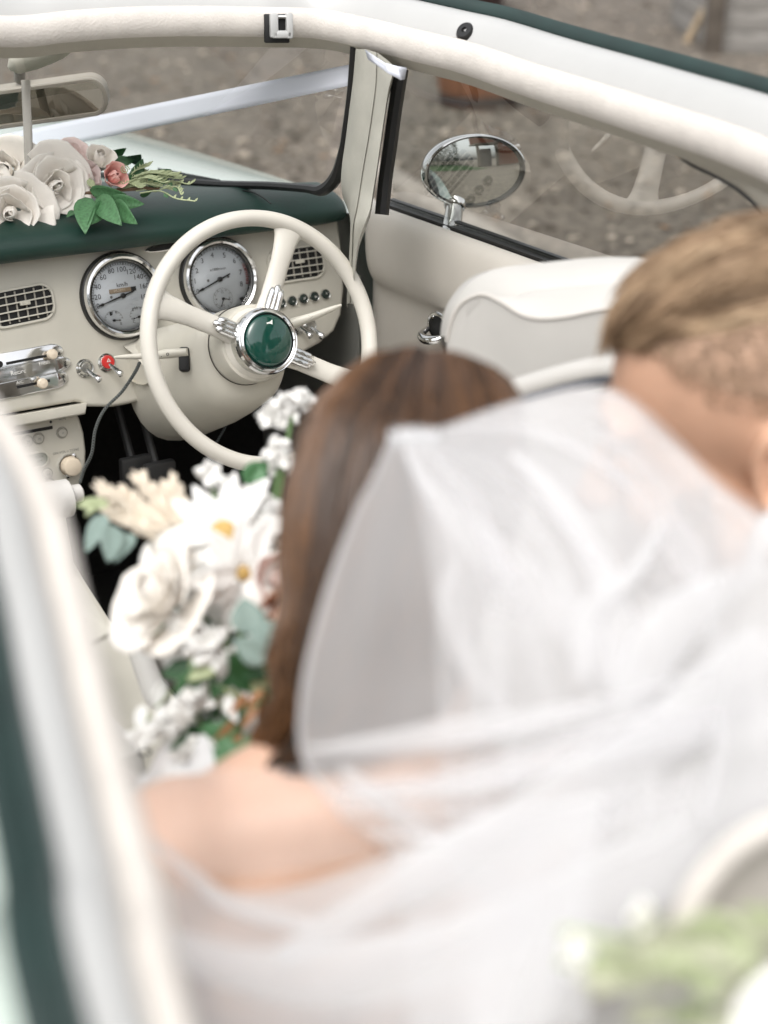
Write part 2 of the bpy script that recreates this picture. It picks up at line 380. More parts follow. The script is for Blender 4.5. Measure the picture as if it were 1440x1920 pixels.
def tree(x, y, h, rad, label, seed):
    r = random.Random(seed); T = empty('tree', (x, y, 0), label, 'tree', 'trees behind the lawn')
    t = M().tube([V((x,y,0)), V((x+.1,y,h*.3)), V((x-.05,y+.1,h*.6)), V((x,y,h*.92))], [.2,.16,.1,.02], 8)
    for k in range(9):
        z = h*r.uniform(.35,.8); a = r.uniform(0, 6.28); L = rad*r.uniform(.5,.9)
        t.tube([V((x,y,z)), V((x+cos(a)*L*.5, y+sin(a)*L*.5, z+L*.35)), V((x+cos(a)*L, y+sin(a)*L, z+L*.5))], [.06,.04,.01], 5)
    part('trunk', t, mat('bark', (.09,.07,.05), .9, var=.3, vscale=10), T)
    cr = M()
    for k in range(46):
        a = r.uniform(0, 6.28); rr = rad*sqrt(r.random()); zz = h*r.uniform(.38, 1.0); rr *= sqrt(max(.05, 1-((zz-h*.65)/(h*.4))**2))
        c0 = V((x+cos(a)*rr, y+sin(a)*rr, zz))
        for q in range(60):
            p = c0 + V((r.gauss(0,.28), r.gauss(0,.28), r.gauss(0,.2))); s_ = r.uniform(.05,.11)
            d1 = V((r.uniform(-1,1), r.uniform(-1,1), r.uniform(-1,1))).normalized(); d2 = d1.orthogonal().normalized()
            cr.add([p-d1*s_, p+d2*s_*.5, p+d1*s_, p-d2*s_*.5], [(0,1,2,3)])
    part('crown', cr, mat('leaf_green', (.045,.085,.022), .7, var=.4, vscale=3), T, smooth=False)
hd_ = M(); hrs = random.Random(4)
for k in range(13000):
    p = V((hrs.uniform(-11, 4.4), hrs.uniform(-15.2, -14.2), hrs.uniform(.05, 6.2))); s_ = hrs.uniform(.06,.13)
    d1 = V((hrs.uniform(-1,1), hrs.uniform(-1,1), hrs.uniform(-1,1))).normalized(); d2 = d1.orthogonal().normalized()
    hd_.add([p-d1*s_, p+d2*s_*.5, p+d1*s_, p-d2*s_*.5], [(0,1,2,3)])
HG = empty('hedge', (-3,-14.7,0), 'tall dense dark green hedge along the back of the lawn', 'hedge')
part('foliage', hd_, mat('hedge_leaf', (.035,.065,.02), .7, var=.4, vscale=3), HG, smooth=False)
tree(1.5,-16.5,6.5,2.4,'broad leafy tree behind the lawn, nearest the cottage',1)
tree(-2.5,-18.5,8,2.8,'tallest leafy tree in the middle behind the lawn',2)
tree(-7.5,-16.5,6,2.3,'short leafy tree at the far end of the lawn',3)

# ================================================================== THE CAR
CAR = empty('classic_car', (0, -.2, 0), 'small open-roof classic car with cream interior, dark green dashboard top and pale mint bonnet', 'car')
UZ = V((0,0,1))
# ---- roof rail frame: one path, left rear -> header -> right rear
HY0, HK = .22, .45
path = [dep(330,2040,.56), dep(305,1900,.66), dep(265,1700,.71), dep(190,1410,.78), dep(128,1151,.84), dep(45,893,.90)]
path[0] = V((-.545,-1.62,.98))
lx = path[-1]
path += [V((lx.x+.0, lx.y+.2, lx.z+.035)), V((-.47,-.6,1.275)), V((-.52,-.25,1.288)), V((-.535,0,1.292))]
path += [V((-.47,.115,1.296)), V((-.30,HY0-HK*.09,1.305)), V((-.12,HY0-HK*.0144,1.308))]
for px in ((10,62),(130,52),(250,44),(380,42),(500,44),(620,50)): path.append(oncyl(px[0], px[1], HY0, HK))
path += [onX(800,92,.545), onX(880,112,.562), onX(1000,153,.566), onX(1200,217,.562), onX(1440,302,.556)]
path += [V((.55,-.95,1.18)), V((.545,-1.2,1.10)), V((.54,-1.45,1.0)), V((.53,-1.62,.92))]
RP = crom(path, 190)
def frames(P):
    out = []
    for i in range(len(P)):
        t = (P[min(i+1, len(P)-1)]-P[max(i-1, 0)]).normalized(); o = UZ.cross(t); o.normalize(); out.append((t, o, t.cross(o)*-1 if t.cross(o).z < 0 else t.cross(o)))
    return out
FR = frames(RP)
def rail(prof, i0=0, i1=None, closed=True, sc_=None):
    m = M(); idx = range(i0, i1 or len(RP)); sc_ = sc_ or (lambda i: interp(i, [0,42,62], [.60,.62,1.0]))
    m.grid([[RP[i] + FR[i][1]*(a*(sc_(i) if sc_ else 1)) + FR[i][2]*(b*(sc_(i) if sc_ else 1)) for a, b in prof] for i in idx], cv=closed); return m
circ = lambda cx, cy, rx, ry, n=14: [(cx+rx*cos(2*pi*j/n), cy+ry*sin(2*pi*j/n)) for j in range(n)]
RR = tag(bpy.data.objects.new('roof_frame', None)); reg(RR, CAR, Matrix.Translation(V((0,0,1.28))))
part('padding', rail(circ(0,0,.019,.023,18)), PADCREAM, RR, angle=60)
part('piping', rail(circ(.002,-.0235,.004,.004,8)), mat('taupe_piping', (.33,.29,.25), .6), RR)
part('headliner_lip', rail([(-.012,-.018),(.004,-.034),(.03,-.036),(.05,-.02),(.03,.0)]), mat('headliner', (.42,.39,.33), .75, var=.06, vscale=20, bump=.3, bscale=400), RR)
part('channel', rail([(.012,.008),(.017,.024),(.026,.041),(.040,.050),(.056,.050),(.062,.036),(.05,.0),(.03,-.01)]), WHITEP, RR, angle=60)
part('roof_seal', rail(circ(.068,.052,.010,.013,12)), GREENP, RR)
part('roof_seal', rail(circ(.088,.046,.011,.013,12)), GREENP, RR)
part('outer_skin', rail([(.098,.038),(.112,.02),(.125,-.03),(.11,-.03),(.06,.03)]), MINT, RR)
# latch on the header, stopper on the rail
lp = oncyl(523, 48, HY0, HK); lt = (oncyl(560,48,HY0,HK)-oncyl(490,48,HY0,HK)).normalized(); lb = (CAM-lp); lb = (lb - lt*lb.dot(lt)).normalized(); lu = lb.cross(lt)
if lu.z < 0: lu = -lu
LA = bpy.data.objects.new('roof_latch', None); reg(LA, CAR, Matrix.Translation(lp))
part('base', M().box(lp+lu*-.004+lb*.020+lt*-.006, .036,.040,.010,(lt,lu,lb),.002), BLACKS, LA)
part('bracket', join(M().box(lp+lt*.011+lb*.026, .010,.036,.022,(lt,lu,lb),.003), M().box(lp-lt*.011+lb*.026, .012,.034,.022,(lt,lu,lb),.003), M().box(lp-lu*.012+lb*.026, .03,.011,.022,(lt,lu,lb),.003)), WHITEP, LA)
part('pin', M().tube([lp-lt*.012+lu*.012+lb*.03, lp+lt*.012+lu*.012+lb*.03], .003, 8), CHROMED, LA)
sp_ = onX(876, 63, .590); sp_ = sp_ + (CAM-sp_).normalized()*.014; sn = (V((-.75,-.25,.6))).normalized()
part('rubber_stopper', M().lathe(sp_, sn, [(.014,-.01),(.014,.006),(.011,.010),(.004,.010),(.003,.006),(.001,.006)], 20), BLACK, CAR)
# sun visor and mirror stalk
vA, vB, vC, vD = [dep(x, y, 2.50) for x, y in ((100,88),(203,70),(209,78),(100,97))]
vz = V((0,0,0))
part('sun_visor', M().add([vA+vz, vB+vz, vC+vz, vD+vz, vA+vz+V((0,.012,.004)), vB+vz+V((0,.012,.004)), vC+vz+V((0,.012,.004)), vD+vz+V((0,.012,.004))], [(0,1,2,3),(4,7,6,5),(0,4,5,1),(1,5,6,2),(2,6,7,3),(3,7,4,0)]), CREAM, CAR)
# ---- windscreen
BY0, BK = .72, 1.02                                  # base line of the glass
def wbase(x): return V((x, BY0-BK*x*x, .985))
def wtop(x): return V((x, HY0+.02-HK*x*x, 1.275))
gl = M(); gl.grid([[ (lambda x: wbase(x).lerp(wtop(x*.92), j/10) + V((0,.05,.03))*sin(pi*j/10)*.6)(-.625+1.25*i/30) for j in range(11)] for i in range(31)])
part('windscreen', gl, SCREEN, CAR)
# black gasket along the right side and the foot of the glass
gp = crom([dep(x, y, t) for x, y, t, dy in ((664,88,2.30,0),(658,170,2.33,0),(649,240,2.36,0),(640,295,2.39,0),(628,335,2.42,0),(604,356,2.46,0),(570,353,2.50,0),(500,348,2.58,0),(420,346,2.66,0),(330,340,2.74,0),(200,330,2.84,0),(60,330,2.95,0))], 70)
part('windscreen_gasket', M().tube(gp, [ .006+.004*min(1, max(0, (i-16)/10))*(1 if i < 30 else max(.15, 1-(i-30)/10)) for i in range(71)], 8), BLACK, CAR)
# ---- A pillar on the driver's side, lofted between two edges
lE = [(667,92,2.28),(662,150,2.30),(655,205,2.32),(648,262,2.345),(641,312,2.37),(640,352,2.39),(652,385,2.38),(657,420,2.37),(655,470,2.39),(652,520,2.42),(650,570,2.47)]
sE = [(706,100,2.24),(704,160,2.25),(697,215,2.265),(690,262,2.28),(680,320,2.30),(674,360,2.31),(668,395,2.31),(662,425,2.32),(660,470,2.36),(658,520,2.40),(656,570,2.45)]
rE = [(740,125,2.21),(728,170,2.22),(721,215,2.235),(715,255,2.245),(706,318,2.26),(700,355,2.27),(694,392,2.27),(684,420,2.28),(672,455,2.32),(666,500,2.36),(662,570,2.42)]
rows = []
for i in range(45):
    s = i/44
    L_, S_, R_ = [crom([dep(*q) for q in e], 44)[i] for e in (lE, sE, rE)]
    bk = Fw*.05
    rows.append([L_+bk, L_, L_.lerp(S_,.5)-Fw*.010, S_-Fw*.004, S_+Fw*.0005, S_+Rt*.0016-Fw*.003, S_.lerp(R_,.6)-Fw*.006, R_, R_+bk])
part('windscreen_pillar', M().grid(rows), mat('pillar_trim', (.40,.39,.34), .5, var=.08, vscale=25, bump=.2, bscale=300), CAR, angle=50)
# left pillar (mirror image of the right one, out of the picture)
part('windscreen_pillar', M().grid([[V((-p.x, p.y, p.z)) for p in r] for r in rows]), MATS['pillar_trim'], CAR, angle=50)
# ---- door on the driver's side
XS = .652
DR = bpy.data.objects.new('door', None); reg(DR, CAR, Matrix.Translation(V((.66,-.3,.6))))
def sill(y): return .985 - .02*((y-.1)**2)*.4
prof = [(.0,.0),(-.010,.004),(-.022,.0),(-.031,-.012),(-.035,-.035),(-.034,-.075),(-.028,-.105),(-.016,-.124),(-.006,-.133),(-.002,-.145),(-.004,-.20),(-.006,-.30),(-.01,-.42),(-.015,-.44),(-.015,-.6)]
dy = [.285 - i*.035 for i in range(40)]
rows = []
for i, y in enumerate(dy):
    e = min(1, i/2.2); e = sqrt(1-(1-e)**2)
    rows.append([V((XS + .028 + a*e + (.02*(1-e)), y, sill(y)+b*(.93+.07*e)-.002)) for a, b in prof])
part('inner_panel', M().grid(rows), mat('door_trim', (.60,.56,.50), .5, var=.04, vscale=9, bump=.2, bscale=500), DR, sub=1, angle=0)
def strip(x, w_, zo, h_, m_, name):
    part(name, M().grid([[V((x, y, sill(y)+zo)), V((x+w_, y, sill(y)+zo)), V((x+w_, y, sill(y)+zo+h_)), V((x, y, sill(y)+zo+h_))] for y in [.235-.035*i for i in range(38)]], cv=True), m_, DR, angle=30)
strip(XS+.030, .012, -.01, .013, BLACK, 'window_seal'); strip(XS+.044, .010, -.01, .018, BLACK, 'window_seal'); strip(XS+.0425, .0012, -.0, .006, CHROMED, 'bright_strip')
strip(XS+.055, .03, -.045, .03, MINT, 'door_top')
part('outer_skin', M().grid([[V((XS+.086+.03*sin(pi*j/8), y, .28+(sill(y)-.31)*j/8)) for j in range(9)] for y in dy]), MINT, DR)
wn_top = lambda y: interp(y, [-1.2,-.9,-.7,-.5,-.3,-.1,.1], [1.0,1.16,1.205,1.225,1.238,1.25,1.262])
part('window', M().grid([[V((lerp(XS+.043, .588, k/6), lerp(.215,.095,k/6) if i == 0 else lerp(.215-.035*i, .095-.0345*i, k/6), lerp(sill(0)-.005, wn_top(.095-.0345*i), k/6))) for k in range(7)] for i in range(36)]), GLASS, DR)
e = [(737,118,2.225),(730,160,2.235),(722,215,2.25),(716,262,2.26),(707,325,2.275),(700,395,2.285)]
part('window_channel', M().tube(crom([dep(*q)+Rt*.012+Fw*.03 for q in e], 24), .0105, 8, flat=1.3), BLACK, DR)
qc = crom([onX(x, y, .585) for x, y in ((1262,282),(1300,308),(1345,330),(1390,358),(1425,392),(1450,430),(1470,480),(1490,540))], 28)
qt = crom([onX(x, y, .575) for x, y in ((1262,272),(1310,285),(1360,300),(1410,318),(1450,340),(1500,370),(1560,430),(1600,520))], 28)
part('quarter_panel', M().grid([[lerp(a, b, t) + V((-.012*sin(pi*t),0,0)) for t in (0,.1,.25,.5,.75,1)] for a, b in zip(qc, qt)]), MATS['headliner'], CAR)
part('quarter_window_trim', M().tube(qc, .0035, 8), BLACK, CAR)
part('rail_notch', M().tube([onX(1272,262,.553), onX(1276,278,.556), onX(1285,288,.562)], .0025, 6), BLACKS, CAR)
# chrome pull handle
hp = onX(826, 612, XS-.0)
HA = bpy.data.objects.new('door_handle', None); reg(HA, DR, Matrix.Translation(hp))
nx = V((-1,0,0))
hf = lambda y, z, h: hp + V((-h, -y, z))
oval = [(.030*cos(2*pi*i/28)*1.0, .024*sin(2*pi*i/28)) for i in range(28)]
part('bezel', join(M().prism(oval, -.004, .006, lambda a, b, h: hp+V((-h, a, b)), .003)), CHROME, HA)
part('recess', M().prism([(a*.78, b*.72) for a, b in oval], .0, .0066, lambda a, b, h: hp+V((-h, a, b))), BLACKS, HA)
part('lever', M().tube(crom([hp+V((-.010,.02,-.006)), hp+V((-.026,.014,-.014)), hp+V((-.030,-.006,-.016)), hp+V((-.022,-.024,-.012)), hp+V((-.008,-.03,-.006))], 18), [.004+.004*sin(pi*i/18) for i in range(19)], 10), CHROME, HA)
part('screw', M().lathe(hp+V((-.006,.012,.013)), (-1,0,0), [(.0035,0),(.0035,.002),(.001,.0025)], 12), CHROMED, HA)
# ---- exterior side mirror
MC = dep(890, 321, 2.52)
tgt = V((5.0,-9.3,-.9)); mn = ((CAM-MC).normalized()*1.0 + (tgt-MC).normalized()*.9).normalized()
mx_ = UZ.cross(mn).normalized(); my = mn.cross(mx_)
SM = bpy.data.objects.new('side_mirror', None); reg(SM, CAR, Matrix.Translation(MC))
ra, rb = .092, .058
ang0 = radians(-3)
def el(i, n, k=1.0, h=0.0):
    a = 2*pi*i/n; u, v = ra*k*cos(a), rb*k*sin(a)
    return MC + mx_*(u*cos(ang0)-v*sin(ang0)) + my*(u*sin(ang0)+v*cos(ang0)) + mn*h
sh = M(); pr = [(.2,-.052),(.55,-.047),(.82,-.034),(.97,-.014),(1.0,.0),(.985,.006),(.955,.007),(.94,.002)]
sh.grid([[el(i,64,k,h) for i in range(64)] for k, h in pr], cv=True); part('shell', sh, CHROME, SM)
part('rim', M().grid([[el(i,64,k,h) for i in range(64)] for k, h in ((.955,.004),(.945,.0075),(.915,.006),(.905,.0))], cv=True), BLACK, SM)
Rc = .42
gm = M().grid([[el(i,64,max(k,.001)*.915, .0015+ (ra**2-(ra*k)**2)/(2*Rc)*.6) for i in range(64)] for k in (0,.1,.2,.3,.4,.5,.6,.7,.8,.9,1)], cv=True)
part('glass', gm, mat('side_mirror_glass', (.72,.75,.73), .01, 1), SM, angle=0)
st = [dep(853,384,2.53), dep(850,405,2.52), dep(846,432,2.50), dep(843,456,2.49)]
part('stem', M().tube(crom(st, 14), [.0135,.0138,.014,.0142,.0145,.0148,.015,.0152,.0155,.0158,.016,.017,.018,.019,.021], 14), CHROMED, SM)
part('collar', M().lathe(st[0]+V((0,0,.0)), (st[0]-st[1]), [(.016,-.006),(.018,-.002),(.018,.004),(.014,.008)], 20), CHROME, SM)

# ---- bonnet, front wings
def hood(x, y):
    ax = abs(x); z = .976 - .03*max(0, (y-.6))**1.4 - .022*max(0, (ax-.35)/.35)**3
    return z
hd = M(); hd.grid([[ (lambda x, y: V((x, y, hood(x, y))))(-.74+1.48*i/40, max(BY0-BK*(-.74+1.48*i/40)**2+.015, .15) + (2.05-.15)*(j/24)**1.15) for j in range(25)] for i in range(41)])
part('bonnet', hd, MINT, CAR)
for s in (-1, 1):
    part('front_wing', M().grid([[V((s*(.74+.06*sin(pi*j/10)), .2+1.8*i/20, lerp(hood(.74, .2+1.8*i/20), .35, j/10))) for j in range(11)] for i in range(21)]), MINT, CAR)
    part('body_side', M().grid([[V((s*(.79-.01*j), -2.3+1.2*i/10, .28+.62*j/8)) for j in range(9)] for i in range(11)]), MINT, CAR)
part('door', M().grid([[V((-.77+.0*j, -1.15+1.4*i/10, .28+.66*j/8)) for j in range(9)] for i in range(11)]), MINT, CAR, label='passenger side door')
part('door_trim', M().grid([[V((-.70-.01*j, -1.15+1.4*i/10, .25+.68*j/8)) for j in range(9)] for i in range(11)]), MATS['door_trim'], CAR)
# wiper arm and cowl at the foot of the windscreen
w0, w1 = dep(310,333,2.80), dep(418,341,2.68)
part('wiper', M().add([w0+V((0,.01,.013)), w1+V((0,.01,.002)), w1+V((0,0,-.008)), w0+V((0,0,-.006)), w0+V((0,.03,.012)), w1+V((0,.03,.0)), w1+V((0,.03,-.008)), w0+V((0,.03,-.006))], [(0,1,2,3),(4,7,6,5),(0,4,5,1),(1,5,6,2),(2,6,7,3),(3,7,4,0)]), mat('grey_wiper', (.05,.055,.055), .45), CAR, smooth=False)

# ---- dashboard
DT = .28233; DN = V((0,-cos(DT),sin(DT))); DV = V((0,sin(DT),cos(DT))); DO = V((0,.309,.9))
def D(x, v, h=0.0): return DO + V((x,0,0)) + DV*v + DN*h
def dpx(x, y):
    q = on(x, y, DN, DO)-DO; return q.x, q.dot(DV)
DASH = bpy.data.objects.new('dashboard', None); reg(DASH, CAR, Matrix.Translation(V((0,.35,.9))))
outl = [(-.66,.09),(-.66,-.16),(-.55,-.178),(.05,-.178),(.14,-.178),(.148,-.180),(.155,-.188),(.20,-.196),(.226,-.196),(.30,-.190),(.42,-.182),(.50,-.172),(.545,-.164),(.585,-.152),(.615,-.136),(.634,-.110),(.646,-.07),(.652,-.02),(.653,.03),(.653,.09)]
part('fascia', M().prism(outl[::1], -.05, 0, D, .007), CREAM, DASH, angle=50)
part('lower_lip', M().prism([(-.60,-.20),(.150,-.199),(.156,-.182),(-.60,-.18)], -.05, .008, D, .004), CREAM, DASH)
# green padded top
def padrow(x):
    e = max(0, (abs(x)-.56)/.095); e = min(1, e); k = sqrt(max(0, 1-e*e)); yb = BY0-BK*x*x-.012; y0 = .285+.03*(1-k); ybk = max(yb, y0+.06)
    z0 = .945+.004*cos(x*2); H = .062*(.78+.22*k)
    pts = [(.02+y0,.0),(y0,.002),(y0-.012,.010),(y0-.016,.022),(y0-.010,.036),(y0+.006,.048),(y0+.03,.056),(y0+.08,.062)]
    out = [V((x, y, z0 + z/.062*H*(.9 if k < .05 else 1))) for y, z in pts]
    for j in range(1, 6):
        out.append(V((x, lerp(y0+.08, ybk, j/5), z0+H - .018*(j/5)*k)))
    return out
xs = [-.655+.0, -.65,-.64,-.62,-.59] + [-.56+.04*i for i in range(29)] + [.59,.615,.632,.644,.651,.655]
part('padded_top', M().grid([padrow(x) for x in xs]), GREEN, DASH, sub=1, angle=0)
part('end_cap', M().add(padrow(.655), [tuple(range(13))]), GREEN, DASH)
tr = [onY(x, y, .31) for x, y in ((625,378),(634,386),(637,402),(630,405))]
part('demister_slot', M().tube([p+V((0,-.012,.0)) for p in tr], .0022, 6, closed=True), BLACKS, DASH)
part('seam', M().tube(crom([onZ(x, y, 1.0075) for x, y in ((455,357),(475,361),(492,370),(508,382))], 14), .0011, 6), BLACKS, DASH)
# air vents
def stadium(cx, cy, w_, h_, r, n=8):
    out = []
    for qx, qy, a0 in ((1,1,0),(-1,1,90),(-1,-1,180),(1,-1,270)):
        for k in range(n+1):
            a = radians(a0+90*k/n); out.append((cx+qx*(w_/2-r)+r*cos(a), cy+qy*(h_/2-r)+r*sin(a)))
    return out
def ringprism(o, i, h0, h1, fr):
    m = M(); rows = [[fr(*p, h0) for p in o], [fr(*p, h1*.7) for p in o], [fr(*(lerp(a, b, .25) for a, b in zip(p, q)), h1) for p, q in zip(o, i)], [fr(*p, h1) for p in i], [fr(*p, h0) for p in i]]
    return m.grid(rows, cv=True)
def vent(cx, cy, w_, h_, sl):
    VT = bpy.data.objects.new('air_vent', None); reg(VT, CAR, Matrix.Translation(D(cx, cy)))
    skew = lambda x, v, h: D(x, v + (x-cx)*sl, h)
    o = stadium(cx, cy, w_, h_, .022); i_ = stadium(cx, cy, w_-.008, h_-.008, .019)
    part('frame', ringprism(o, i_, -.002, .004, skew), CREAM, VT)
    part('recess', M().prism(i_, -.001, .0012, skew), BLACKS, VT)
    for k in range(4):
        v = cy - h_/2 + h_*(k+1)/5
        part('slat', M().box(skew(cx, v, .003), w_-.010, .0022, .006, (V((1,0,0))+DV*sl, DV, DN), .0006), CREAM, VT)
    for k in range(6):
        x = cx - w_/2 + w_*(k+1)/7
        part('vane', M().box(skew(x, cy, .0015), .0022, h_-.012, .003, (V((1,0,0)), DV, DN)), mat('dark_cream_vane', (.30,.28,.24), .5), VT)
    part('slider', M().box(skew(cx+.004, cy+h_*.06, .007), .016, .007, .006, (V((1,0,0)), DV, DN), .001), CREAM, VT)
    for k in range(4): part('grip_rib', M().box(skew(cx-.001+k*.0034, cy+h_*.06, .0105), .0012, .006, .002, (V((1,0,0)), DV, DN)), CREAM, VT)
vent(.080, -.021, .106, .058, .055); vent(.560, -.016, .108, .058, .0)
# gauges
def fan(c, r0, r1, a0, a1, n, h, fr):
    return M().grid([[fr(c[0]+r*sin(radians(lerp(a0,a1,i/n))), c[1]+r*cos(radians(lerp(a0,a1,i/n))), h) for r in (r0, r1)] for i in range(n+1)])
def gauge(cx, cv, labels, a0, a1, nmaj, nmin):
    G = bpy.data.objects.new('gauge', None); reg(G, CAR, Matrix.Translation(D(cx, cv)))
    c = D(cx, cv)
    part('outer_ring', M().lathe(c, DN, [(.0695,-.004),(.0695,.004),(.068,.008),(.064,.0095),(.063,.006)], 72), BLACK, G)
    part('bezel', M().lathe(c, DN, [(.0655,.004),(.0662,.012),(.0640,.0175),(.0600,.0185),(.0570,.0165),(.0560,.011),(.0555,.004)], 72), CHROME, G)
    part('inner_ring', M().lathe(c, DN, [(.0565,.010),(.0555,.0135),(.0538,.0125),(.0530,.0045)], 72), mat('smoked_ring', (.10,.10,.095), .25, .6), G)
    part('face', M().lathe(c, DN, [(.0545,.004),(.0001,.0045)], 72), GAUGE, G)
    t = M()
    for k in range(nmaj*nmin+1):
        a = lerp(a0, a1, k/(nmaj*nmin)); big = k % nmin == 0
        t.add(*(lambda m: (m.v, m.f))(fan((cx,cv), .0485 if not big else .0475, .0515, a-.55-(.5 if big else 0), a+.55+(.5 if big else 0), 1, .0052, D)))
    for r in (.0482, .0515): t.add(*(lambda m: (m.v, m.f))(fan((cx,cv), r, r+.00035, a0, a1, 60, .0051, D)))
    part('tick_marks', t, PRINTG, G, smooth=False)
    for s, (x, v) in labels: part('numeral', text_mb(s, .0115, D, x, v, .0052), PRINT, G, smooth=False)
    return G
def needle(G, cx, cv, px, pv, tail, w_, name='needle', h=.0085):
    d = V((px-cx, pv-cv)); d3 = V((d.x, d.y, 0)).normalized(); q = V((-d3.y, d3.x, 0)); L = d.length
    pts = [(-tail, w_*.35), (-tail*.3, w_*.5), (0, w_*.55), (L*.72, w_*.35), (L*.78, w_*.9), (L, .0003)]
    o = [(cx+d3.x*a+q.x*b, cv+d3.y*a+q.y*b) for a, b in pts] + [(cx+d3.x*a-q.x*b, cv+d3.y*a-q.y*b) for a, b in pts[::-1]]
    part(name, M().prism(o[::-1], h-.001, h, D), BLACK, G, smooth=False)
    part('needle_hub', M().lathe(D(cx, cv), DN, [(w_*1.5,.005),(w_*1.5,h+.001),(w_*1.0,h+.002),(.0001,h+.002)], 20), BLACK, G)
def dome(G, cx, cv): part('glass', M().lathe(D(cx, cv), DN, [(.0545,.012),(.05,.0150),(.04,.0180),(.025,.0202),(.0001,.0212)], 48), DOME, G)
spd = dpx(222.5, 555.5); SC = (.2431, -.0274); TC = (.4134, -.0234)
def corr(px, c, c0, k=.86):                          # label position pulled onto the recessed face
    x, v = dpx(*px); return (c[0]+(x-c0[0])*k, c[1]+(v-c0[1])*k)
sl_ = [(178,577),(177,560),(177,541),(187,523),(202,511),(221,508),(239,512),(253,522),(264,539),(266,559)]
sc0 = dpx(224, 557)
lab = [(str(20*i), corr(p, SC, sc0, 1.0)) for i, p in enumerate(sl_)]
GS = gauge(*SC, lab, -112, 108, 9, 5)
part('unit_print', text_mb('km/h', .0095, D, SC[0]+.002, SC[1]+.017, .0052), PRINT, GS, smooth=False)
OD = lambda x, v, h: D(SC[0]+x, SC[1]+v, h)
part('odometer', M().box(D(SC[0]+.001, SC[1]+.0085, .0052), .044, .0068, .0014, (V((1,0,0)), DV, DN)), mat('odometer_window', (.30,.22,.14), .5), GS)
part('odometer', M().box(D(SC[0]+.0195, SC[1]+.0085, .0056), .0085, .0068, .0014, (V((1,0,0)), DV, DN)), BLACK, GS)
part('odometer_digits', text_mb('052891', .0068, D, SC[0]-.004, SC[1]+.0085, .0064), mat('pale_print', (.62,.52,.38), .5), GS, smooth=False)
n0 = corr((172,580), SC, sc0, .95); needle(GS, *SC, *n0, .020, .0026)
for sx_, let in ((-.021, 'E'), (.0215, 'C')):
    cc = (SC[0]+sx_, SC[1]-.036)
    part('small_dial', fan(cc, .0150, .0154, -88, 88, 24, .0052, D), PRINTG, GS, smooth=False)
    t = M()
    for k in range(9): q = fan(cc, .0125, .0150, -80+20*k-1.2, -80+20*k+1.2, 1, .0052, D); t.add(q.v, q.f)
    part('tick_marks', t, PRINTG, GS, smooth=False)
    needle(GS, *cc, cc[0]+(.011 if sx_ < 0 else -.011), cc[1]-(.001 if sx_ < 0 else .002), .003, .0013, 'small_needle', .0075)
for s, x, v, z in (('F',-.015,-.0245,.007),('E',-.010,-.0425,.006),('H',.0185,-.0225,.007),('C',.012,-.0425,.006),('H',.010,-.038,.004),('S',.0135,-.0235,.006),('I',.0255,-.0235,.006)):
    part('letter_print', text_mb(s, z, D, SC[0]+x, SC[1]+v, .0052), PRINT, GS, smooth=False)
part('fuel_symbol', join(M().box(D(SC[0]-.0245, SC[1]-.025, .0052), .0035, .0055, .0004, (V((1,0,0)), DV, DN)), M().box(D(SC[0]-.0218, SC[1]-.0245, .0052), .0007, .004, .0004, (V((1,0,0)), DV, DN))), PRINT, GS, smooth=False)
for x, v in ((-.019,-.0),(.0175,.0045)): part('warning_lens', M().lathe(D(SC[0]+x, SC[1]+v, .0045), DN, [(.0022,0),(.0018,.001),(.0001,.001)], 12), PRINTG, GS)
dome(GS, *SC)
c4 = lambda a, b: (330+a*.2708, 380+b*.2708)
tl_ = [(117,633),(97,560),(110,487),(148,417),(218,377),(303,377),(374,416),(419,497),(425,580)]; tc0 = dpx(*c4(270,546))
lab = [(str(i), corr(c4(*p), TC, tc0, .98)) for i, p in enumerate(tl_)]
GT = gauge(*TC, lab, -112, 105, 8, 4)
part('unit_print', text_mb('x1000r/min', .0062, D, TC[0]+.000, TC[1]+.0165, .0052), PRINT, GT, smooth=False)
part('red_band', fan(TC, .0478, .0482, 68, 105, 20, .0054, D), REDP, GT, smooth=False)
t = M()
for k in range(10): q = fan(TC, .0482, .0515, 68+4*k-.7, 68+4*k+.7, 1, .0054, D); t.add(q.v, q.f)
q = fan(TC, .0515, .0519, 68, 105, 20, .0054, D); t.add(q.v, q.f)
part('red_ticks', t, REDP, GT, smooth=False)
n0 = corr(c4(112,637), TC, tc0, .98); needle(GT, *TC, *n0, .020, .0026)
for x, v in ((-.020,.0005),(.0165,.0025)): part('warning_lens', M().lathe(D(TC[0]+x, TC[1]+v, .0045), DN, [(.0022,0),(.0018,.001),(.0001,.001)], 12), PRINTG, GT)
ck = (TC[0]+.001, TC[1]-.0315)
part('clock_ring', join(fan(ck, .0168, .0172, 0, 360, 40, .0052, D), fan(ck, .0135, .0137, 0, 360, 40, .0052, D)), PRINTG, GT, smooth=False)
t = M()
for k in range(12): q = fan(ck, .0137, .0168 if k % 3 else .0150, 30*k-1.5, 30*k+1.5, 1, .0053, D); t.add(q.v, q.f)
part('tick_marks', t, PRINTG, GT, smooth=False)
for s, x, v in (('12',0,.0105),('3',.0115,0),('6',0,-.0105),('9',-.0115,0)): part('numeral', text_mb(s, .0052, D, ck[0]+x, ck[1]+v, .0052), PRINT, GT, smooth=False)
needle(GT, *ck, ck[0]+.0115, ck[1]-.003, .002, .0014, 'clock_hand', .0075); needle(GT, *ck, ck[0]-.006, ck[1]-.0125, .002, .0012, 'clock_hand', .008)
part('set_knob', M().lathe(D(TC[0]+.034, TC[1]-.036, .0045), DN, [(.003,0),(.003,.006),(.0015,.007),(.0001,.007)], 12), BLACK, GT)
dome(GT, *TC)
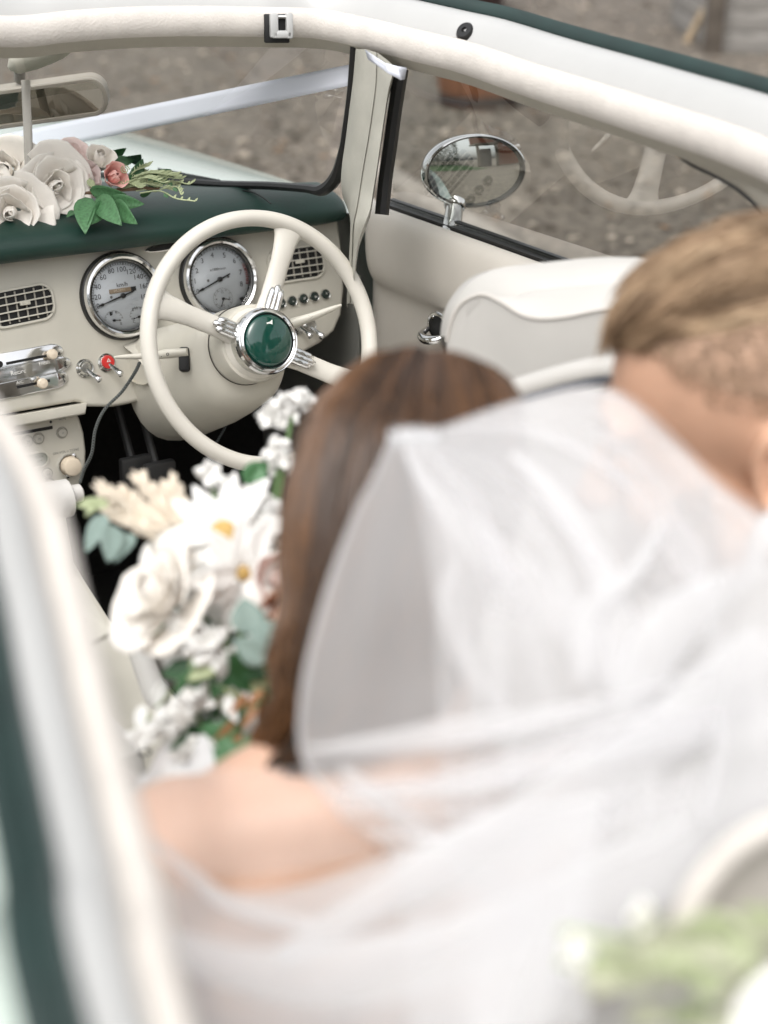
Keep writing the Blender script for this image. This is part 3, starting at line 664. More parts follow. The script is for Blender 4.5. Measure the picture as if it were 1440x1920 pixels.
# teardrop indicator lens
TD = bpy.data.objects.new('indicator_lens', None); reg(TD, CAR, Matrix.Translation(D(.34,.04)))
def tear(s, x0=.293, L=.052, hh=.0085, sl=.10):
    up, dn = [], []
    for i in range(11):
        u = i/10; y = hh*(1-(1-u)**2)**.55*s if u < 1 else hh*s
        up.append((x0+(1-s)*L*.5*.5+u*L, .0365+u*L*sl+y)); dn.append((x0+(1-s)*L*.25+u*L, .0365+u*L*sl-y))
    return dn + up[::-1]
for k, x0 in enumerate((.293,)):
    part('chrome_surround', M().prism(tear(1.0), -.001, .0035, D, .001), CHROME, TD); part('lens', M().prism(tear(.74), 0, .0042, D, .0005), BLACK, TD)
mir = [(2*.3475-x, v+.0105-.0) for x, v in tear(1.0)][::-1]; mir2 = [(2*.3475-x, v+.0105) for x, v in tear(.74)][::-1]
part('chrome_surround', M().prism(mir, -.001, .0034, D, .001), CHROME, TD); part('lens', M().prism(mir2, 0, .0041, D, .0005), BLACK, TD)
part('divider', M().box(D(.3475,.042,.003), .004, .017, .004, (V((1,0,0)), DV, DN), .001), CHROME, TD)
# five round push buttons
for k, x in enumerate((.520,.5412,.5628,.5843,.606)):
    PB = bpy.data.objects.new('push_button', None); v = -.0765+.0009*k; reg(PB, CAR, Matrix.Translation(D(x, v)))
    part('ring', M().lathe(D(x, v), DN, [(.0092,-.001),(.0092,.003),(.0082,.0045),(.0072,.0038),(.0070,.001)], 28), CHROMED, PB)
    part('cap', M().lathe(D(x, v), DN, [(.0072,.001),(.0070,.005),(.006,.0062),(.0001,.0068)], 24), mat('dark_button', (.02,.03,.026), .2), PB)
    part('symbol', text_mb('o-=o*'[k], .008, D, x, v, .0072), WPRINT, PB, smooth=False)
# toggle switches
def toggle(x, v, red=False, lean=(.012,-.022)):
    T = bpy.data.objects.new('toggle_switch', None); reg(T, CAR, Matrix.Translation(D(x, v)))
    part('bezel', M().lathe(D(x, v), DN, [(.0148,-.001),(.0148,.002),(.0125,.0045),(.0115,.004),(.0095,.006),(.0080,.0085),(.0001,.009)], 36), CHROMED, T)
    if red:
        part('red_cap', M().lathe(D(x, v+.001), DN, [(.0102,.004),(.0104,.0075),(.0095,.0092),(.0001,.0098)], 30), RED, T)
        tri = [(x-.0035, v+.0015), (x+.0035, v+.0015), (x, v+.0072)]; o = [D(a, b, .0103) for a, b in tri]; i_ = [D(x+(a-x)*.5, v+.0034+(b-v-.0034)*.5, .0103) for a, b in tri]
        part('hazard_triangle', M().add(o+i_, [(0,1,4,3),(1,2,5,4),(2,0,3,5)]), WPRINT, T, smooth=False)
    a, b = D(x+.001, v-.002, .007), D(x+lean[0], v+lean[1], .026)
    part('lever', M().tube([lerp(a, b, t) for t in (0,.12,.3,.55,.8,.92,.98,1)], [.0028,.0032,.0036,.0046,.0058,.0056,.004,.001], 12), CHROME, T)
toggle(.1635,-.1295); toggle(.2005,-.1265, True); toggle(.545,-.118, lean=(.010,-.020)); toggle(.566,-.121, lean=(.012,-.022))
# chrome heater control plate with three lobes
HT = bpy.data.objects.new('heater_control', None); reg(HT, CAR, Matrix.Translation(D(.03,-.118)))
sk = lambda x, v, h: D(x, v + .035*(x-.10), h)
lobe = []
for cy, rx, ry in ((-.139,.020,.0150),(-.118,.022,.0135),(-.098,.020,.0140)):
    for k in range(9):
        a = radians(-80+160*k/8); lobe.append((.114+rx*cos(a)*1.15+(.004 if cy == -.118 else -.003), cy+ry*sin(a)))
hp_ = [(-.03,-.1535)] + lobe + [(-.03,-.0845)]
part('plate', M().prism(hp_, -.001, .004, sk, .003), CHROME, HT, angle=60)
for v in (-.129,-.107): part('ridge', M().tube([sk(-.03, v, .0042), sk(.122, v, .0042)], .0012, 8), CHROMED, HT)
for xa, xb, v in ((.040,.106,-.101),(.050,.103,-.139)): part('slot', M().box(sk((xa+xb)/2, v, .0042), xb-xa, .0042, .001, (V((1,0,0))+DV*.035, DV, DN)), BLACKS, HT)
for x, v in ((.110,-.100),(.087,-.1405)):
    kb = bpy.data.objects.new('slider_knob', None)
    part('slider_knob', M().lathe(sk(x, v, .004), DN, [(.004,0),(.004,.006),(.0078,.008),(.0082,.013),(.0066,.0165),(.0001,.018)], 24), IVORY, HT)
part('knob_hole', M().lathe(sk(.030,-.100,.0042), DN, [(.005,.0003),(.0001,.0004)], 16), BLACKS, HT)
for q in (('Recirc', .0095, sk, .056, -.117, .0046), ('Fresh', .008, sk, .099, -.111, .0046), ('A/C', .007, sk, .056, -.1325, .0046)): part('print', text_mb(*q), WPRINT, HT, smooth=False)
part('pointer', M().box(sk(.078,-.1335,.006), .010, .008, .004, (V((1,0,0)), DV, DN), .002), CHROMED, HT)

# ---- radio and centre stack (faces the rear, leaning a little)
RO = V((0,.27,.65)); RT = radians(8); RN = V((0,-cos(RT),sin(RT))); RV = V((0,sin(RT),cos(RT)))
def Rd(x, v, h=0.0): return RO + V((x,0,0)) + RV*v + RN*h
def rpx(x, y): q = on(x, y, RN, RO)-RO; return q.x, q.dot(RV)
RA = bpy.data.objects.new('radio', None); reg(RA, CAR, Matrix.Translation(RO))
fo = [(-.05,.068),(-.05,-.095),(.085,-.092),(.105,-.086),(.125,-.074),(.142,-.058),(.152,-.038),(.1565,-.01),(.1565,.02),(.152,.045),(.145,.060),(.137,.068)]
part('face_plate', M().prism(fo, -.03, 0, Rd, .006), CREAM, RA, angle=50)
part('cd_slot', M().box(Rd(*rpx(60,808), .0005), .066, .0045, .003, (V((1,0,0)), RV, RN)), BLACKS, RA)
part('slot_mark', M().lathe(Rd(*rpx(95,791), 0), RN, [(.0022,.0006),(.0001,.0008)], 12), PRINT, RA)
for (bx, by), s in (((116,811),'>'),((72,822),'>|'),((51,827),'|<'),((88,888),'oo'),((93,908),'o')):
    x, v = rpx(bx, by); b = bpy.data.objects.new('radio_button', None)
    part('radio_button', M().lathe(Rd(x, v), RN, [(.0088,.0004),(.0088,.0015),(.0072,.0005),(.0070,.0035),(.006,.0045),(.0001,.0048)], 28), mat('button_grey', (.44,.42,.37), .4), RA)
    part('button_shadow_ring', M().lathe(Rd(x, v), RN, [(.0088,.0006),(.0093,.0006)], 28), PRINTG, RA, smooth=False)
    part('print', text_mb(s, .006, Rd, x, v, .0052), PRINTG, RA, smooth=False)
x, v = rpx(70, 862)
part('display', M().prism(stadium(x-.014, v, .062, .022, .011), 0, .0008, Rd), LCD, RA)
part('display_rim', ringprism(stadium(x-.014, v, .066, .026, .013), stadium(x-.014, v, .061, .021, .0105), 0, .0025, Rd), CREAM, RA)
for q in (('MAN', .006, Rd, x+.003, v+.004, .0012), ('AM', .006, Rd, x+.003, v-.003, .0012)): part('print', text_mb(*q), PRINT, RA, smooth=False)
x, v = rpx(127, 846)
for q in (('ON-VOL', .0058, Rd, x-.014, v+.0, .0004), ('TONE', .0058, Rd, x+.011, v+.0, .0004), ('o', .006, Rd, x-.0, v, .0004), ('MUTE', .0045, Rd, *rpx(117,786), .0004)): part('print', text_mb(*q), PRINTG, RA, smooth=False)
x, v = rpx(129, 872)
part('volume_ring', M().lathe(Rd(x, v), RN, [(.0185,0),(.0185,.003),(.0170,.005),(.0155,.003),(.0150,.001)], 40), CHROME, RA)
part('volume_knob', M().lathe(Rd(x, v), RN, [(.0148,.001),(.0148,.016),(.0140,.0185),(.012,.0195),(.0001,.0200)], 40), IVORY, RA)
for a in (60, 250):
    part('knob_tab', M().lathe(Rd(x+.0172*cos(radians(a)), v+.0172*sin(radians(a)), .002), RN, [(.004,0),(.0035,.004),(.0001,.0055)], 14), CHROME, RA)
part('centre_stack', M().box(V((.045,.33,.60)), .19, .09, .34), mat('dark_trim', (.03,.03,.028), .7), CAR)
# ---- tunnel console, gear lever, handbrake
cpt = [(.03,.62),(-.06,.595),(-.16,.565),(-.30,.545),(-.5,.53)]
rows = []
for y, z in ((.22,.62),) + tuple(cpt):
    xr = interp(-y, [-.25,.1,.5], [.03,.012,.02])
    rows.append([V((xr, y, .25)), V((xr, y, z-.02)), V((xr-.006, y, z-.006)), V((xr-.02, y, z)), V((-.09, y, z)), V((-.105, y, z-.01)), V((-.11, y, z-.03)), V((-.11, y, .25))])
part('console', M().grid(rows), CREAM, CAR)
gk = dep(118, 935, 2.18)
part('gear_lever', join(M().tube([gk+V((-.09,0,-.004)), gk+V((-.02,0,.0)), gk+V((.008,0,.0)), gk+V((.012,0,.0))], [.027,.027,.026,.018], 20), M().tube([gk+V((.010,0,.003)), gk+V((.026,-.0,.004)), gk+V((.029,0,.004))], [.013,.012,.006], 16)), mat('gear_knob', (.58,.56,.53), .35), CAR)
part('gear_gaiter', M().tube([gk+V((-.03,0,-.02)), gk+V((-.03,-.005,-.10)), gk+V((-.03,-.01,-.18))], [.030,.036,.05], 16), CREAM, CAR)
k0, k1, k2, k3 = dep(95,1085,2.0), dep(147,1092,2.0), dep(206,1195,1.88), dep(150,1226,1.86)
cnr = [k0, k1, k2, k3]; nrm = (k1-k0).cross(k2-k0).normalized(); nrm = nrm if nrm.dot(Fw) < 0 else -nrm
part('console_lid', M().add([p for p in cnr]+[p+nrm*.008 for p in cnr], [(3,2,1,0),(4,5,6,7),(0,1,5,4),(1,2,6,5),(2,3,7,6),(3,0,4,7)]), CREAM, CAR, smooth=False)
la, lb_ = dep(158,1150,1.93)+nrm*.006, dep(183,1188,1.89)+nrm*.006
part('lid_groove', M().tube([la, lb_], .0012, 6), PRINTG, CAR)
fr_ = lambda x, v, h: lerp(la, lb_, .5) - Rt*.012 + (lb_-la).normalized()*x + nrm.cross((lb_-la).normalized())*v + nrm*h
part('lid_print', text_mb('FUSE', .013, fr_, 0, 0, .003), mat('faint_print', (.36,.34,.30), .6), CAR, smooth=False)
part('handbrake', M().tube(crom([dep(262,1225,1.86), dep(276,1262,1.80), dep(292,1300,1.74), dep(306,1318,1.72)], 16), [.013]*3+[.0135]*6+[.014]*5+[.012,.008,.002], 16), LEATHER, CAR)
# ---- floor, bulkhead, pedals
part('floor', M().grid([[V((x, y, .25)) for y in (-2.2,-1,.2,.95)] for x in (-.72,.0,.72)]), CARPET, CAR)
part('bulkhead', M().grid([[V((x, .62, z)) for z in (.2,.6,.95)] for x in (-.7,0,.7)]), CARPET, CAR)
part('kick_panel', M().grid([[V((.665, y, z)) for z in (.25,.6,.86)] for y in (.27,.62)]), mat('kick_trim', (.20,.20,.18), .7), CAR)
part('kick_panel', M().grid([[V((-.655, y, z)) for z in (.25,.6,.86)] for y in (.23,.62)]), MATS['kick_trim'], CAR)
for px, py in ((255,895),(300,905)):
    p = dep(px, py, 2.62)
    part('pedal', join(M().box(p, .055, .018, .075, bev=.006), M().tube([p+V((0,.01,.02)), p+V((0,.07,.12)), p+V((0,.09,.25))], .007, 8)), mat('pedal_rubber', (.02,.02,.02), .6), CAR)
# ---- steering column and shroud
WT = .35411; WN = V((0,-cos(WT),sin(WT))); WV = V((0,sin(WT),cos(WT))); WX = V((1,0,0)); WC = V((.33,0,.866))
def Wd(x, v, h=0.0): return WC + WX*x + WV*v + WN*h
SCN = bpy.data.objects.new('steering_column', None); reg(SCN, CAR, Matrix.Translation(WC-WN*.12))
part('boss', M().lathe(WC, WN, [(.058,-.10),(.058,-.028),(.056,-.022),(.050,-.020),(.02,-.020)], 48), CREAM, SCN)
part('boss_gap', M().lathe(WC, WN, [(.0590,-.060),(.0592,-.063),(.056,-.066)], 48), mat('gap_shadow', (.06,.055,.048), .7), SCN)
def shroudrow(h, rx, ru, rd, n=30):
    out = []
    for i in range(n):
        a = 2*pi*i/n; c_, s_ = cos(a), sin(a); e = 2/2.7
        x = rx*abs(c_)**e*(1 if c_ > 0 else -1); v = (ru if s_ > 0 else rd)*abs(s_)**e*(1 if s_ > 0 else -1)
        out.append(Wd(x, v, h))
    return out
part('shroud', M().grid([shroudrow(*q) for q in ((-.066,.050,.040,.052),(-.068,.062,.046,.066),(-.078,.074,.050,.080),(-.105,.084,.053,.094),(-.15,.088,.055,.105),(-.22,.092,.055,.118),(-.32,.092,.055,.13))], cv=True), CREAM, SCN, angle=60)
ks = [(244,690,.13),(262,660,.13),(300,640,.12),(345,640,.10)]
low = M()
rows = []
for i in range(25):                                  # knee panel under the column, from the fascia edge round below the shroud
    u = i/24; x = lerp(.232, .475, u); zb = .750 - .020*sin(pi*min(1, u*1.15)) + .055*max(0, (u-.62)/.38)**1.6
    bul = sin(pi*min(1, .12+u*.9))
    rows.append([V((x, .325, .800+.03*min(1,u*3)-.03*u)), V((x, .262-.08*bul, .800+.02*min(1,u*3)-.02*u)), V((x, .225-.105*bul, lerp(.79, zb, .25))), V((x, .22-.10*bul, lerp(.80, zb, .6))), V((x, .235-.085*bul, lerp(.8, zb, .88))), V((x, .26-.075*bul, zb)), V((x, .30-.05*bul, zb-.004)), V((x, .36, zb+.004))])
part('knee_panel', M().grid(rows), CREAM, SCN, sub=1, angle=0)
for xx, yy in ((350,735),(395,737)):
    part('screw_recess', M().lathe(onY(xx, yy, .112), (0,-.9,-.4), [(.007,-.002),(.005,.003),(.0001,.002)], 14), mat('shadow_cream', (.30,.28,.24), .5), SCN) if xx < 380 else None
# stalks
def stalk(name, pts, t, rad, slot=None):
    ps = [dep(x, y, t_) for (x, y), t_ in zip(pts, t)]; L = crom(ps, 24)
    part(name, M().tube(L, [interp(i/24, [0,.33,.34,.9,1], [rad*.8, rad, rad*1.02, rad*.5, rad*.25]) for i in range(25)], 14, flat=.8), CREAM, SCN)
    return L
L1 = stalk('wiper_stalk', [(352,660),(318,663),(280,667),(214,670)], [2.352,2.358,2.365,2.375], .0085)
sp0 = dep(346, 674, 2.362)
part('stalk_slot', M().box(sp0+Fw*.006, .016, .03, .036, (Rt, Fw, Up), .004), BLACKS, SCN)
L2 = stalk('indicator_stalk', [(520,621),(548,607),(590,592),(640,572)], [2.375,2.375,2.375,2.38], .0098)
def onstalk(L, i, s, z, name='print'):
    d = (L[min(i+1,24)]-L[i-1]).normalized(); n_ = (CAM-L[i]); n_ = (n_-d*n_.dot(d)).normalized(); q = n_.cross(d)
    if d.dot(Rt) < 0: d = -d; q = -q
    if q.dot(Up) < 0: q = -q
    f = lambda x, v, h: L[i] + d*x + q*v + n_*h
    part(name, text_mb(s, z, f, 0, 0, .0092*(1 if i < 10 else .75)), PRINT, SCN, smooth=False)
onstalk(L2, 14, '<>', .012); onstalk(L2, 5, 'IE:', .012); onstalk(L2, 2, 'O', .010); onstalk(L1, 8, 'o', .010); onstalk(L1, 11, ':', .012)
# ---- steering wheel
SW = bpy.data.objects.new('steering_wheel', None); reg(SW, CAR, Matrix.Translation(WC))
rr = M(); n1, n2 = 120, 20
rr.grid([[Wd((.1785+.0118*cos(2*pi*j/n2))*cos(2*pi*i/n1), (.1785+.0118*cos(2*pi*j/n2))*sin(2*pi*i/n1), .0135*sin(2*pi*j/n2)) for j in range(n2)] for i in range(n1)], cu=True, cv=True)
part('rim', rr, CREAMW, SW, angle=0)
angs = [64.5, 153.5, -31.5]
for a in angs:
    d = V((cos(radians(a)), sin(radians(a)))); p = V((-d.y, d.x)); rows = []
    for i in range(17):
        u = i/16; r = lerp(.035, .176, u); hw = interp(u, [0,.25,.6,.85,.95,1], [.0185,.0150,.0150,.0185,.0245,.034]); th = interp(u, [0,.5,1], [.010,.0095,.0085]); h0 = interp(u, [0,.3,.7,1], [-.016,-.010,-.002,.0])
        rows.append([Wd(d.x*r+p.x*hw*cos(b), d.y*r+p.y*hw*cos(b), h0+th*sin(b)) for b in [2*pi*j/16 for j in range(16)]])
    part('spoke', M().grid(rows, cv=True), CREAMW, SW, angle=0)
    # three chrome fingers lying on the spoke
    fg = M()
    for k, L in ((-1,.079),(0,.085),(1,.079)):
        q = [ (r, h) for r, h in ((.040,.006),(.050,.0045),(.062,.0055),(L-.006,.0075),(L-.001,.0070),(L+.001,.005)) ]
        fg.tube([Wd(d.x*r+p.x*.0072*k*(1-.12*(r-.04)/.04), d.y*r+p.y*.0072*k*(1-.12*(r-.04)/.04), h) for r, h in q], [.0052,.0054,.0056,.0056,.0042,.001], 10)
    part('chrome_fingers', fg, CHROME, SW, angle=0)
part('hub_shell', M().lathe(WC, WN, [(.047,-.026),(.0475,-.018),(.0470,.000),(.0475,.004),(.046,.006)], 64), CHROMED, SW, angle=30)
part('hub_back', M().lathe(WC, WN, [(.050,-.028),(.052,-.020),(.045,-.006),(.03,-.004)], 48), CREAMW, SW)
part('chrome_ring', M().lathe(WC, WN, [(.046,.003),(.0488,.007),(.0490,.012),(.0470,.0165),(.0455,.0158),(.0442,.0185),(.0415,.0200),(.0398,.0185),(.0390,.013)], 72), CHROME, SW, angle=25)
part('horn_gap', M().lathe(WC, WN, [(.0392,.0150),(.036,.0152)], 48), BLACKS, SW)
part('horn_button', M().lathe(WC, WN, [(.0376,.010),(.0376,.0170),(.0366,.0195),(.033,.0220),(.026,.0245),(.016,.0262),(.007,.0268),(.0001,.0270)], 64), HORN, SW, angle=0)
hk = lambda x, v, h: Wd(.0025+x, .024+v, h)
part('horn_symbol', M().add([hk(a*.0048, b*.0048, .0253-abs(b)*.0) for a, b in ((-1,.35),(.2,.45),(1.1,1.0),(.9,-.5),(.1,-.15),(-1,-.1))], [(0,1,4,5),(1,2,3,4)]), WPRINT, SW, smooth=False)

# ---- interior rear-view mirror on its dash stay
MW = bpy.data.objects.new('rear_view_mirror', None)
mc = dep(62, 196, 2.50); reg(MW, CAR, Matrix.Translation(mc))
ux = (dep(195,178,2.49)-dep(0,205,2.50)).normalized(); un = ((CAM-mc).normalized() + (V((2.4,-2.2,.2))-mc).normalized()); un = (un-ux*un.dot(ux)).normalized(); uv = un.cross(ux)
if uv.z < 0: uv = -uv
Q = lambda x, v, h: mc + ux*x + uv*v + un*h
o = stadium(0, 0, .236, .062, .026); i_ = stadium(0, 0, .222, .049, .020)
part('shell', M().prism(o[::-1] if False else o, -.022, .001, Q, .004), mat('taupe_shell', (.36,.33,.285), .5), MW)
part('frame', ringprism(o, i_, -.002, .0045, Q), MATS['taupe_shell'], MW)
part('glass', M().prism(i_, .0, .0016, Q), MIRROR, MW, angle=20)
part('stem', M().tube([dep(37,150,2.49), dep(37,128,2.47)], .009, 12), mat('grey_stem', (.22,.20,.18), .5), MW)
bl = [dep(16,128,2.40), dep(40,116,2.40), dep(75,104,2.39), dep(108,92,2.38), dep(132,76,2.37)]
part('mount', M().tube(crom(bl, 20), [interp(i/20, [0,.12,.4,.8,1], [.004,.018,.021,.018,.012]) for i in range(21)], 14, flat=.8), CREAM, MW)
part('stay', M().tube([dep(48,150,2.44), dep(52,240,2.45), dep(55,335,2.46), dep(54,420,2.47)], [.0072,.0072,.0068,.006], 10, flat=.6), mat('clear_stay', (.60,.57,.52), .25, trans=.35), MW)

# ---- seats
def seat_back(name, cx, yb, zt, label=None):
    S = bpy.data.objects.new(name, None); reg(S, CAR, Matrix.Translation(V((cx, yb, .5))))
    return S
SD = seat_back('driver_seat', .40, -.60, 1.08)
sb = M(); prof_ = []
outl_ = [(842,632),(846,590),(862,556),(892,522),(935,503),(985,496),(1040,490),(1100,484),(1160,482),(1230,486),(1300,505),(1350,545),(1380,600)]
top = [dep(x, y, lerp(1.84, 1.70, i/12)) for i, (x, y) in enumerate(outl_)]
top = crom(top, 48)
cen = sum(top, V())/len(top); bkw = V((-.10,-.99,.06)).normalized()
rows = []
for s_, b in ((1.0,.0),(1.0,-.012),(.995,-.030),(.985,-.048),(.965,-.060),(.945,-.066)):
    rows.append([ (lambda q: q + bkw*(-b))(V((lerp(cen.x, p.x, s_), p.y, lerp(cen.z-.25, p.z, s_)))) for p in top])
part('bolster', M().grid(rows), LEATHER, SD, angle=0)
part('bolster', M().grid([[ (V((lerp(cen.x, p.x, s_), p.y, lerp(cen.z-.25, p.z, s_))) - bkw*b) for p in top] for s_, b in ((1.0,.0),(.975,.022),(.92,.032),(.7,.04),(.3,.04))]), LEATHER, SD, angle=0)
seam = [(838,640),(848,598),(868,566),(905,552),(940,566),(975,588),(1010,597),(1060,594),(1130,580),(1210,572),(1300,585),(1345,620)]
sm_ = crom([dep(x, y, lerp(1.775, 1.64, i/11)) for i, (x, y) in enumerate(seam)], 48)
inn = rows[-1]
part('top_cushion', M().grid([inn, [lerp(a, b, .35)+bkw*.012 for a, b in zip(inn, sm_)], [lerp(a, b, .75)+bkw*.010 for a, b in zip(inn, sm_)], sm_]), LEATHER, SD, angle=0)
part('piping', M().tube(sm_, .0024, 8), mat('seat_piping', (.55,.52,.48), .5), SD)
bot = [V((lerp(cen.x, p.x, .96), p.y+.06, .50)) for p in sm_]
part('back_panel', M().grid([[lerp(a, b, t)+bkw*(.022*sin(pi*min(1, t*1.5)))*(1 if 0 < t < 1 else 0) for a, b in zip(sm_, bot)] for t in (0,.05,.15,.3,.5,.7,.85,1)]), LEATHER, SD, angle=0)
rim_ = crom([dep(965,735,1.66), dep(1020,718,1.64), dep(1080,702,1.62), dep(1140,692,1.60), dep(1230,690,1.56)], 20)
part('lower_edge', M().tube(rim_, .014, 10), LEATHER, SD)
part('dark_piping', M().tube([p-Up*.012-Fw*.01 for p in rim_], .0055, 8), mat('slate_piping', (.05,.055,.065), .5), SD)
part('cushion', M().box(V((.36,-.25,.46)), .50, .62, .16, bev=.05), LEATHER, SD)
SP = seat_back('passenger_seat', -.33, -.5, .7)
part('cushion', M().box(V((-.365,-.28,.44)), .50, .66, .17, bev=.05), LEATHER, SP)
part('folded_backrest', M().box(V((-.365,-.26,.575)), .50, .62, .11, bev=.045), LEATHER, SP)
part('trim_ring', M().lathe(dep(272,1412,1.62), UZ, [(.0062,0),(.0072,.001),(.0062,.002)], 20), BLACK, SP)
# rear bench and deck
RB = seat_back('rear_bench', 0, -1.2, .5)
part('cushion', M().box(V((0,-1.02,.50)), 1.15, .50, .16, bev=.05), LEATHER, RB)
part('backrest', M().box(V((0,-1.36,.66)), 1.10, .12, .40, bev=.05), LEATHER, RB)
dk = M(); 
dk.grid([[V((lerp(-.50,.62,i/12), lerp(-1.44,-2.1,j/8), .86 - .05*(j/8)**2 + .008*sin(i*.9))) for j in range(9)] for i in range(13)])
part('rear_deck', dk, mat('rear_deck_cloth', (.56,.55,.53), .8, var=.04, vscale=4), CAR)
pk = crom([dep(1265,1800,.80), dep(1285,1720,.80), dep(1330,1640,.80), dep(1400,1575,.80), dep(1500,1535,.80), dep(1640,1520,.80)], 30)
part('folded_hood_edge', M().tube(pk, .007, 12), PADCREAM, CAR)
part('folded_hood', M().grid([[lerp(p, V((p.x+.10, p.y-.1, p.z-.20)), t) - Fw*.0 + Up*(.004*sin(3*t)) for t in (0,.25,.5,.75,1)] for p in [q + Fw*.012 for q in pk]]), mat('taupe_hood', (.42,.39,.35), .85), CAR)

# ================================================================== FLOWERS
def bend_leaf(L=1.0, W=.3, n=8, fold=.25, droop=.25, tip=1.0, serr=0):
    rows = []
    for i in range(n+1):
        u = i/n; wd = W*(sin(pi*min(1, u**.75))**.8)*(1-.15*u)*tip if 0 < u < 1 else .004
        z = -droop*u*u; rows.append([V((-wd, u*L, z+fold*wd)), V((-wd*.5, u*L, z+fold*wd*.35)), V((0, u*L, z)), V((wd*.5, u*L, z+fold*wd*.35)), V((wd, u*L, z+fold*wd))])
    m = M(); m.grid(rows); return m
def raw_mesh(name, mb, m, thick=0):
    me = bpy.data.meshes.new(name); me.from_pydata([tuple(p) for p in mb.v], [], mb.f); me.update(); me.materials.append(m); me.shade_smooth()
    if thick:
        o = bpy.data.objects.new('t', me); C.objects.link(o); md = o.modifiers.new('s', 'SOLIDIFY'); md.thickness = thick; md.offset = 0
        m2 = bpy.data.meshes.new_from_object(o.evaluated_get(bpy.context.evaluated_depsgraph_get())); bpy.data.objects.remove(o); m2.shade_smooth(); m2.name = name; return m2
    return me
def petal_mb(W=.8, cup=.5, curl=.35, ruff=.06, seed=0, n=8, m=7):
    r = random.Random(seed); ph = r.uniform(0, 6.28); rows = []
    for i in range(n+1):
        v = i/n
        wv = W*.5*(.35+1.05*sin(pi*.5*min(1, v*1.25)))*(sqrt(max(0, 1-max(0, (v-.72)/.30)**2)))
        row = []
        for j in range(m+1):
            u = -1+2*j/m; x = u*wv
            y = cup*(u*u-.0)*wv*.9 - .30*sin(pi*v*.55)*.5 - curl*(max(0, v-.55)/.45)**2 + ruff*sin(u*5+ph+v*3)*v*v
            row.append(V((x, y, v - .08*abs(u)**3*v)))
        rows.append(row)
    g_ = M(); g_.grid(rows); return g_
def petmat(name, c, c2=None, r=.6, sub=.15):
    m = mat(name, c, r, var=0 if c2 else .04, vscale=3, col2=c2, bump=.15, bscale=40)
    n = m.node_tree; tl = n.nodes.new('ShaderNodeBsdfTranslucent'); tl.inputs[0].default_value = (*(c2 or c), 1); mx = n.nodes.new('ShaderNodeMixShader'); mx.inputs[0].default_value = .08
    n.links.new(n.nodes['Principled BSDF'].outputs[0], mx.inputs[1]); n.links.new(tl.outputs[0], mx.inputs[2]); n.links.new(mx.outputs[0], n.nodes['Material Output'].inputs[0])
    return m
P_CREAM = petmat('cream_petal', (.95,.90,.83)); P_WHITE = petmat('white_petal', (.90,.89,.86)); P_BLUSH = petmat('blush_petal', (.85,.70,.66)); P_PINK = petmat('pink_petal', (.95,.50,.45), (.96,.64,.58)); P_PEACH = petmat('peach_petal', (.80,.52,.40), (.88,.66,.54))
LEAFG = mat('leaf_mid_green', (.07,.18,.075), .5, var=.25, vscale=20); LEAFD = mat('leaf_deep_green', (.022,.085,.025), .45, var=.25, vscale=20); EUC = mat('eucalyptus_leaf', (.24,.32,.285), .6, var=.15, vscale=15); LEAFL = mat('pale_green_sprig', (.40,.45,.26), .6, var=.2, vscale=20); STEM = mat('green_stem', (.10,.17,.06), .6)
PETALS = {}
LAYERS = [(.13,.74,215,.02,2),(.26,.73,172,.05,3),(.44,.67,145,.12,3),(.70,.54,138,.22,4),(1.0,.34,128,.28,4)]
def petal_shell(rho, H, dlt, curl, seed, n=8, m=10):
    r = random.Random(seed); ph = r.uniform(0, 6.28); rows = []
    for i in range(n+1):
        v = i/n; row = []
        for j in range(m+1):
            u = -1+2*j/m; th = radians(dlt/2)*u*(.55+.45*sin(pi*.5*min(1, v*1.3)))
            edge = 1-.16*abs(u)**3; vv = v*edge
            rr = rho*(.30+.70*min(1, vv*1.25)**.75) + curl*max(0, vv-.62)**1.6*4*.5 + .055*sin(u*4+ph)*vv*vv*vv*(1 if rho > .3 else .3) + .028*sin(u*11+ph*2)*vv**4*(1 if rho > .3 else .3) + .02*u*rho
            if rho < .3: rr *= 1 - .75*max(0, vv-.45)**1.3*1.6
            z = H*vv - curl*1.3*max(0, vv-.74)**1.5*2.2 + (.62-H)*.15
            row.append(V((rr*sin(th), -rr*cos(th), z)))
        rows.append(row)
    g_ = M(); g_.grid(rows); return g_
def rose(parent, c, axis, R, m, n=8, name='rose', openness=1.0, seed=0, W=1.0):
    r = random.Random(seed); z = V(axis).normalized(); q = z.to_track_quat('Z', 'Y').to_matrix().to_4x4()
    base = Matrix.Translation(V(c)) @ q @ Matrix.Rotation(r.uniform(0, 6.28), 4, 'Z')
    if m.name not in PETALS:
        PETALS[m.name] = [[raw_mesh('petal', petal_shell(*L[:4], seed=k*7+q_), m, .010) for q_ in range(2)] for k, L in enumerate(LAYERS)]
    core = M().ell((0,0,.30*R), .07*R, .07*R, .30*R, nu=6, nv=10)
    o = bpy.data.objects.new(name, raw_mesh('rose_core', core, m)); reg(o, parent, base)
    nl = max(3, min(5, n-3))
    k0 = LAYERS[nl-1][0]; S = R/k0
    for k in range(nl):
        cnt = LAYERS[k][4]; off = r.uniform(0, 6.28)
        for i in range(cnt):
            mw = base @ Matrix.Rotation(off + 2*pi*i/cnt + r.uniform(-.12,.12), 4, 'Z') @ Matrix.Rotation(radians(r.uniform(-13,12)*(.45+k/6)), 4, 'X') @ Matrix.Translation(V((r.uniform(-.05,.05)*R*k*.5,r.uniform(-.05,.05)*R*k*.5,r.uniform(-.05,.05)*R))) @ Matrix.Diagonal(V((S*r.uniform(.92,1.08), S*r.uniform(.92,1.08), S*openness*r.uniform(.88,1.1), 1)))
            inst('petal', r.choice(PETALS[m.name][k]), mw, o)
    return o
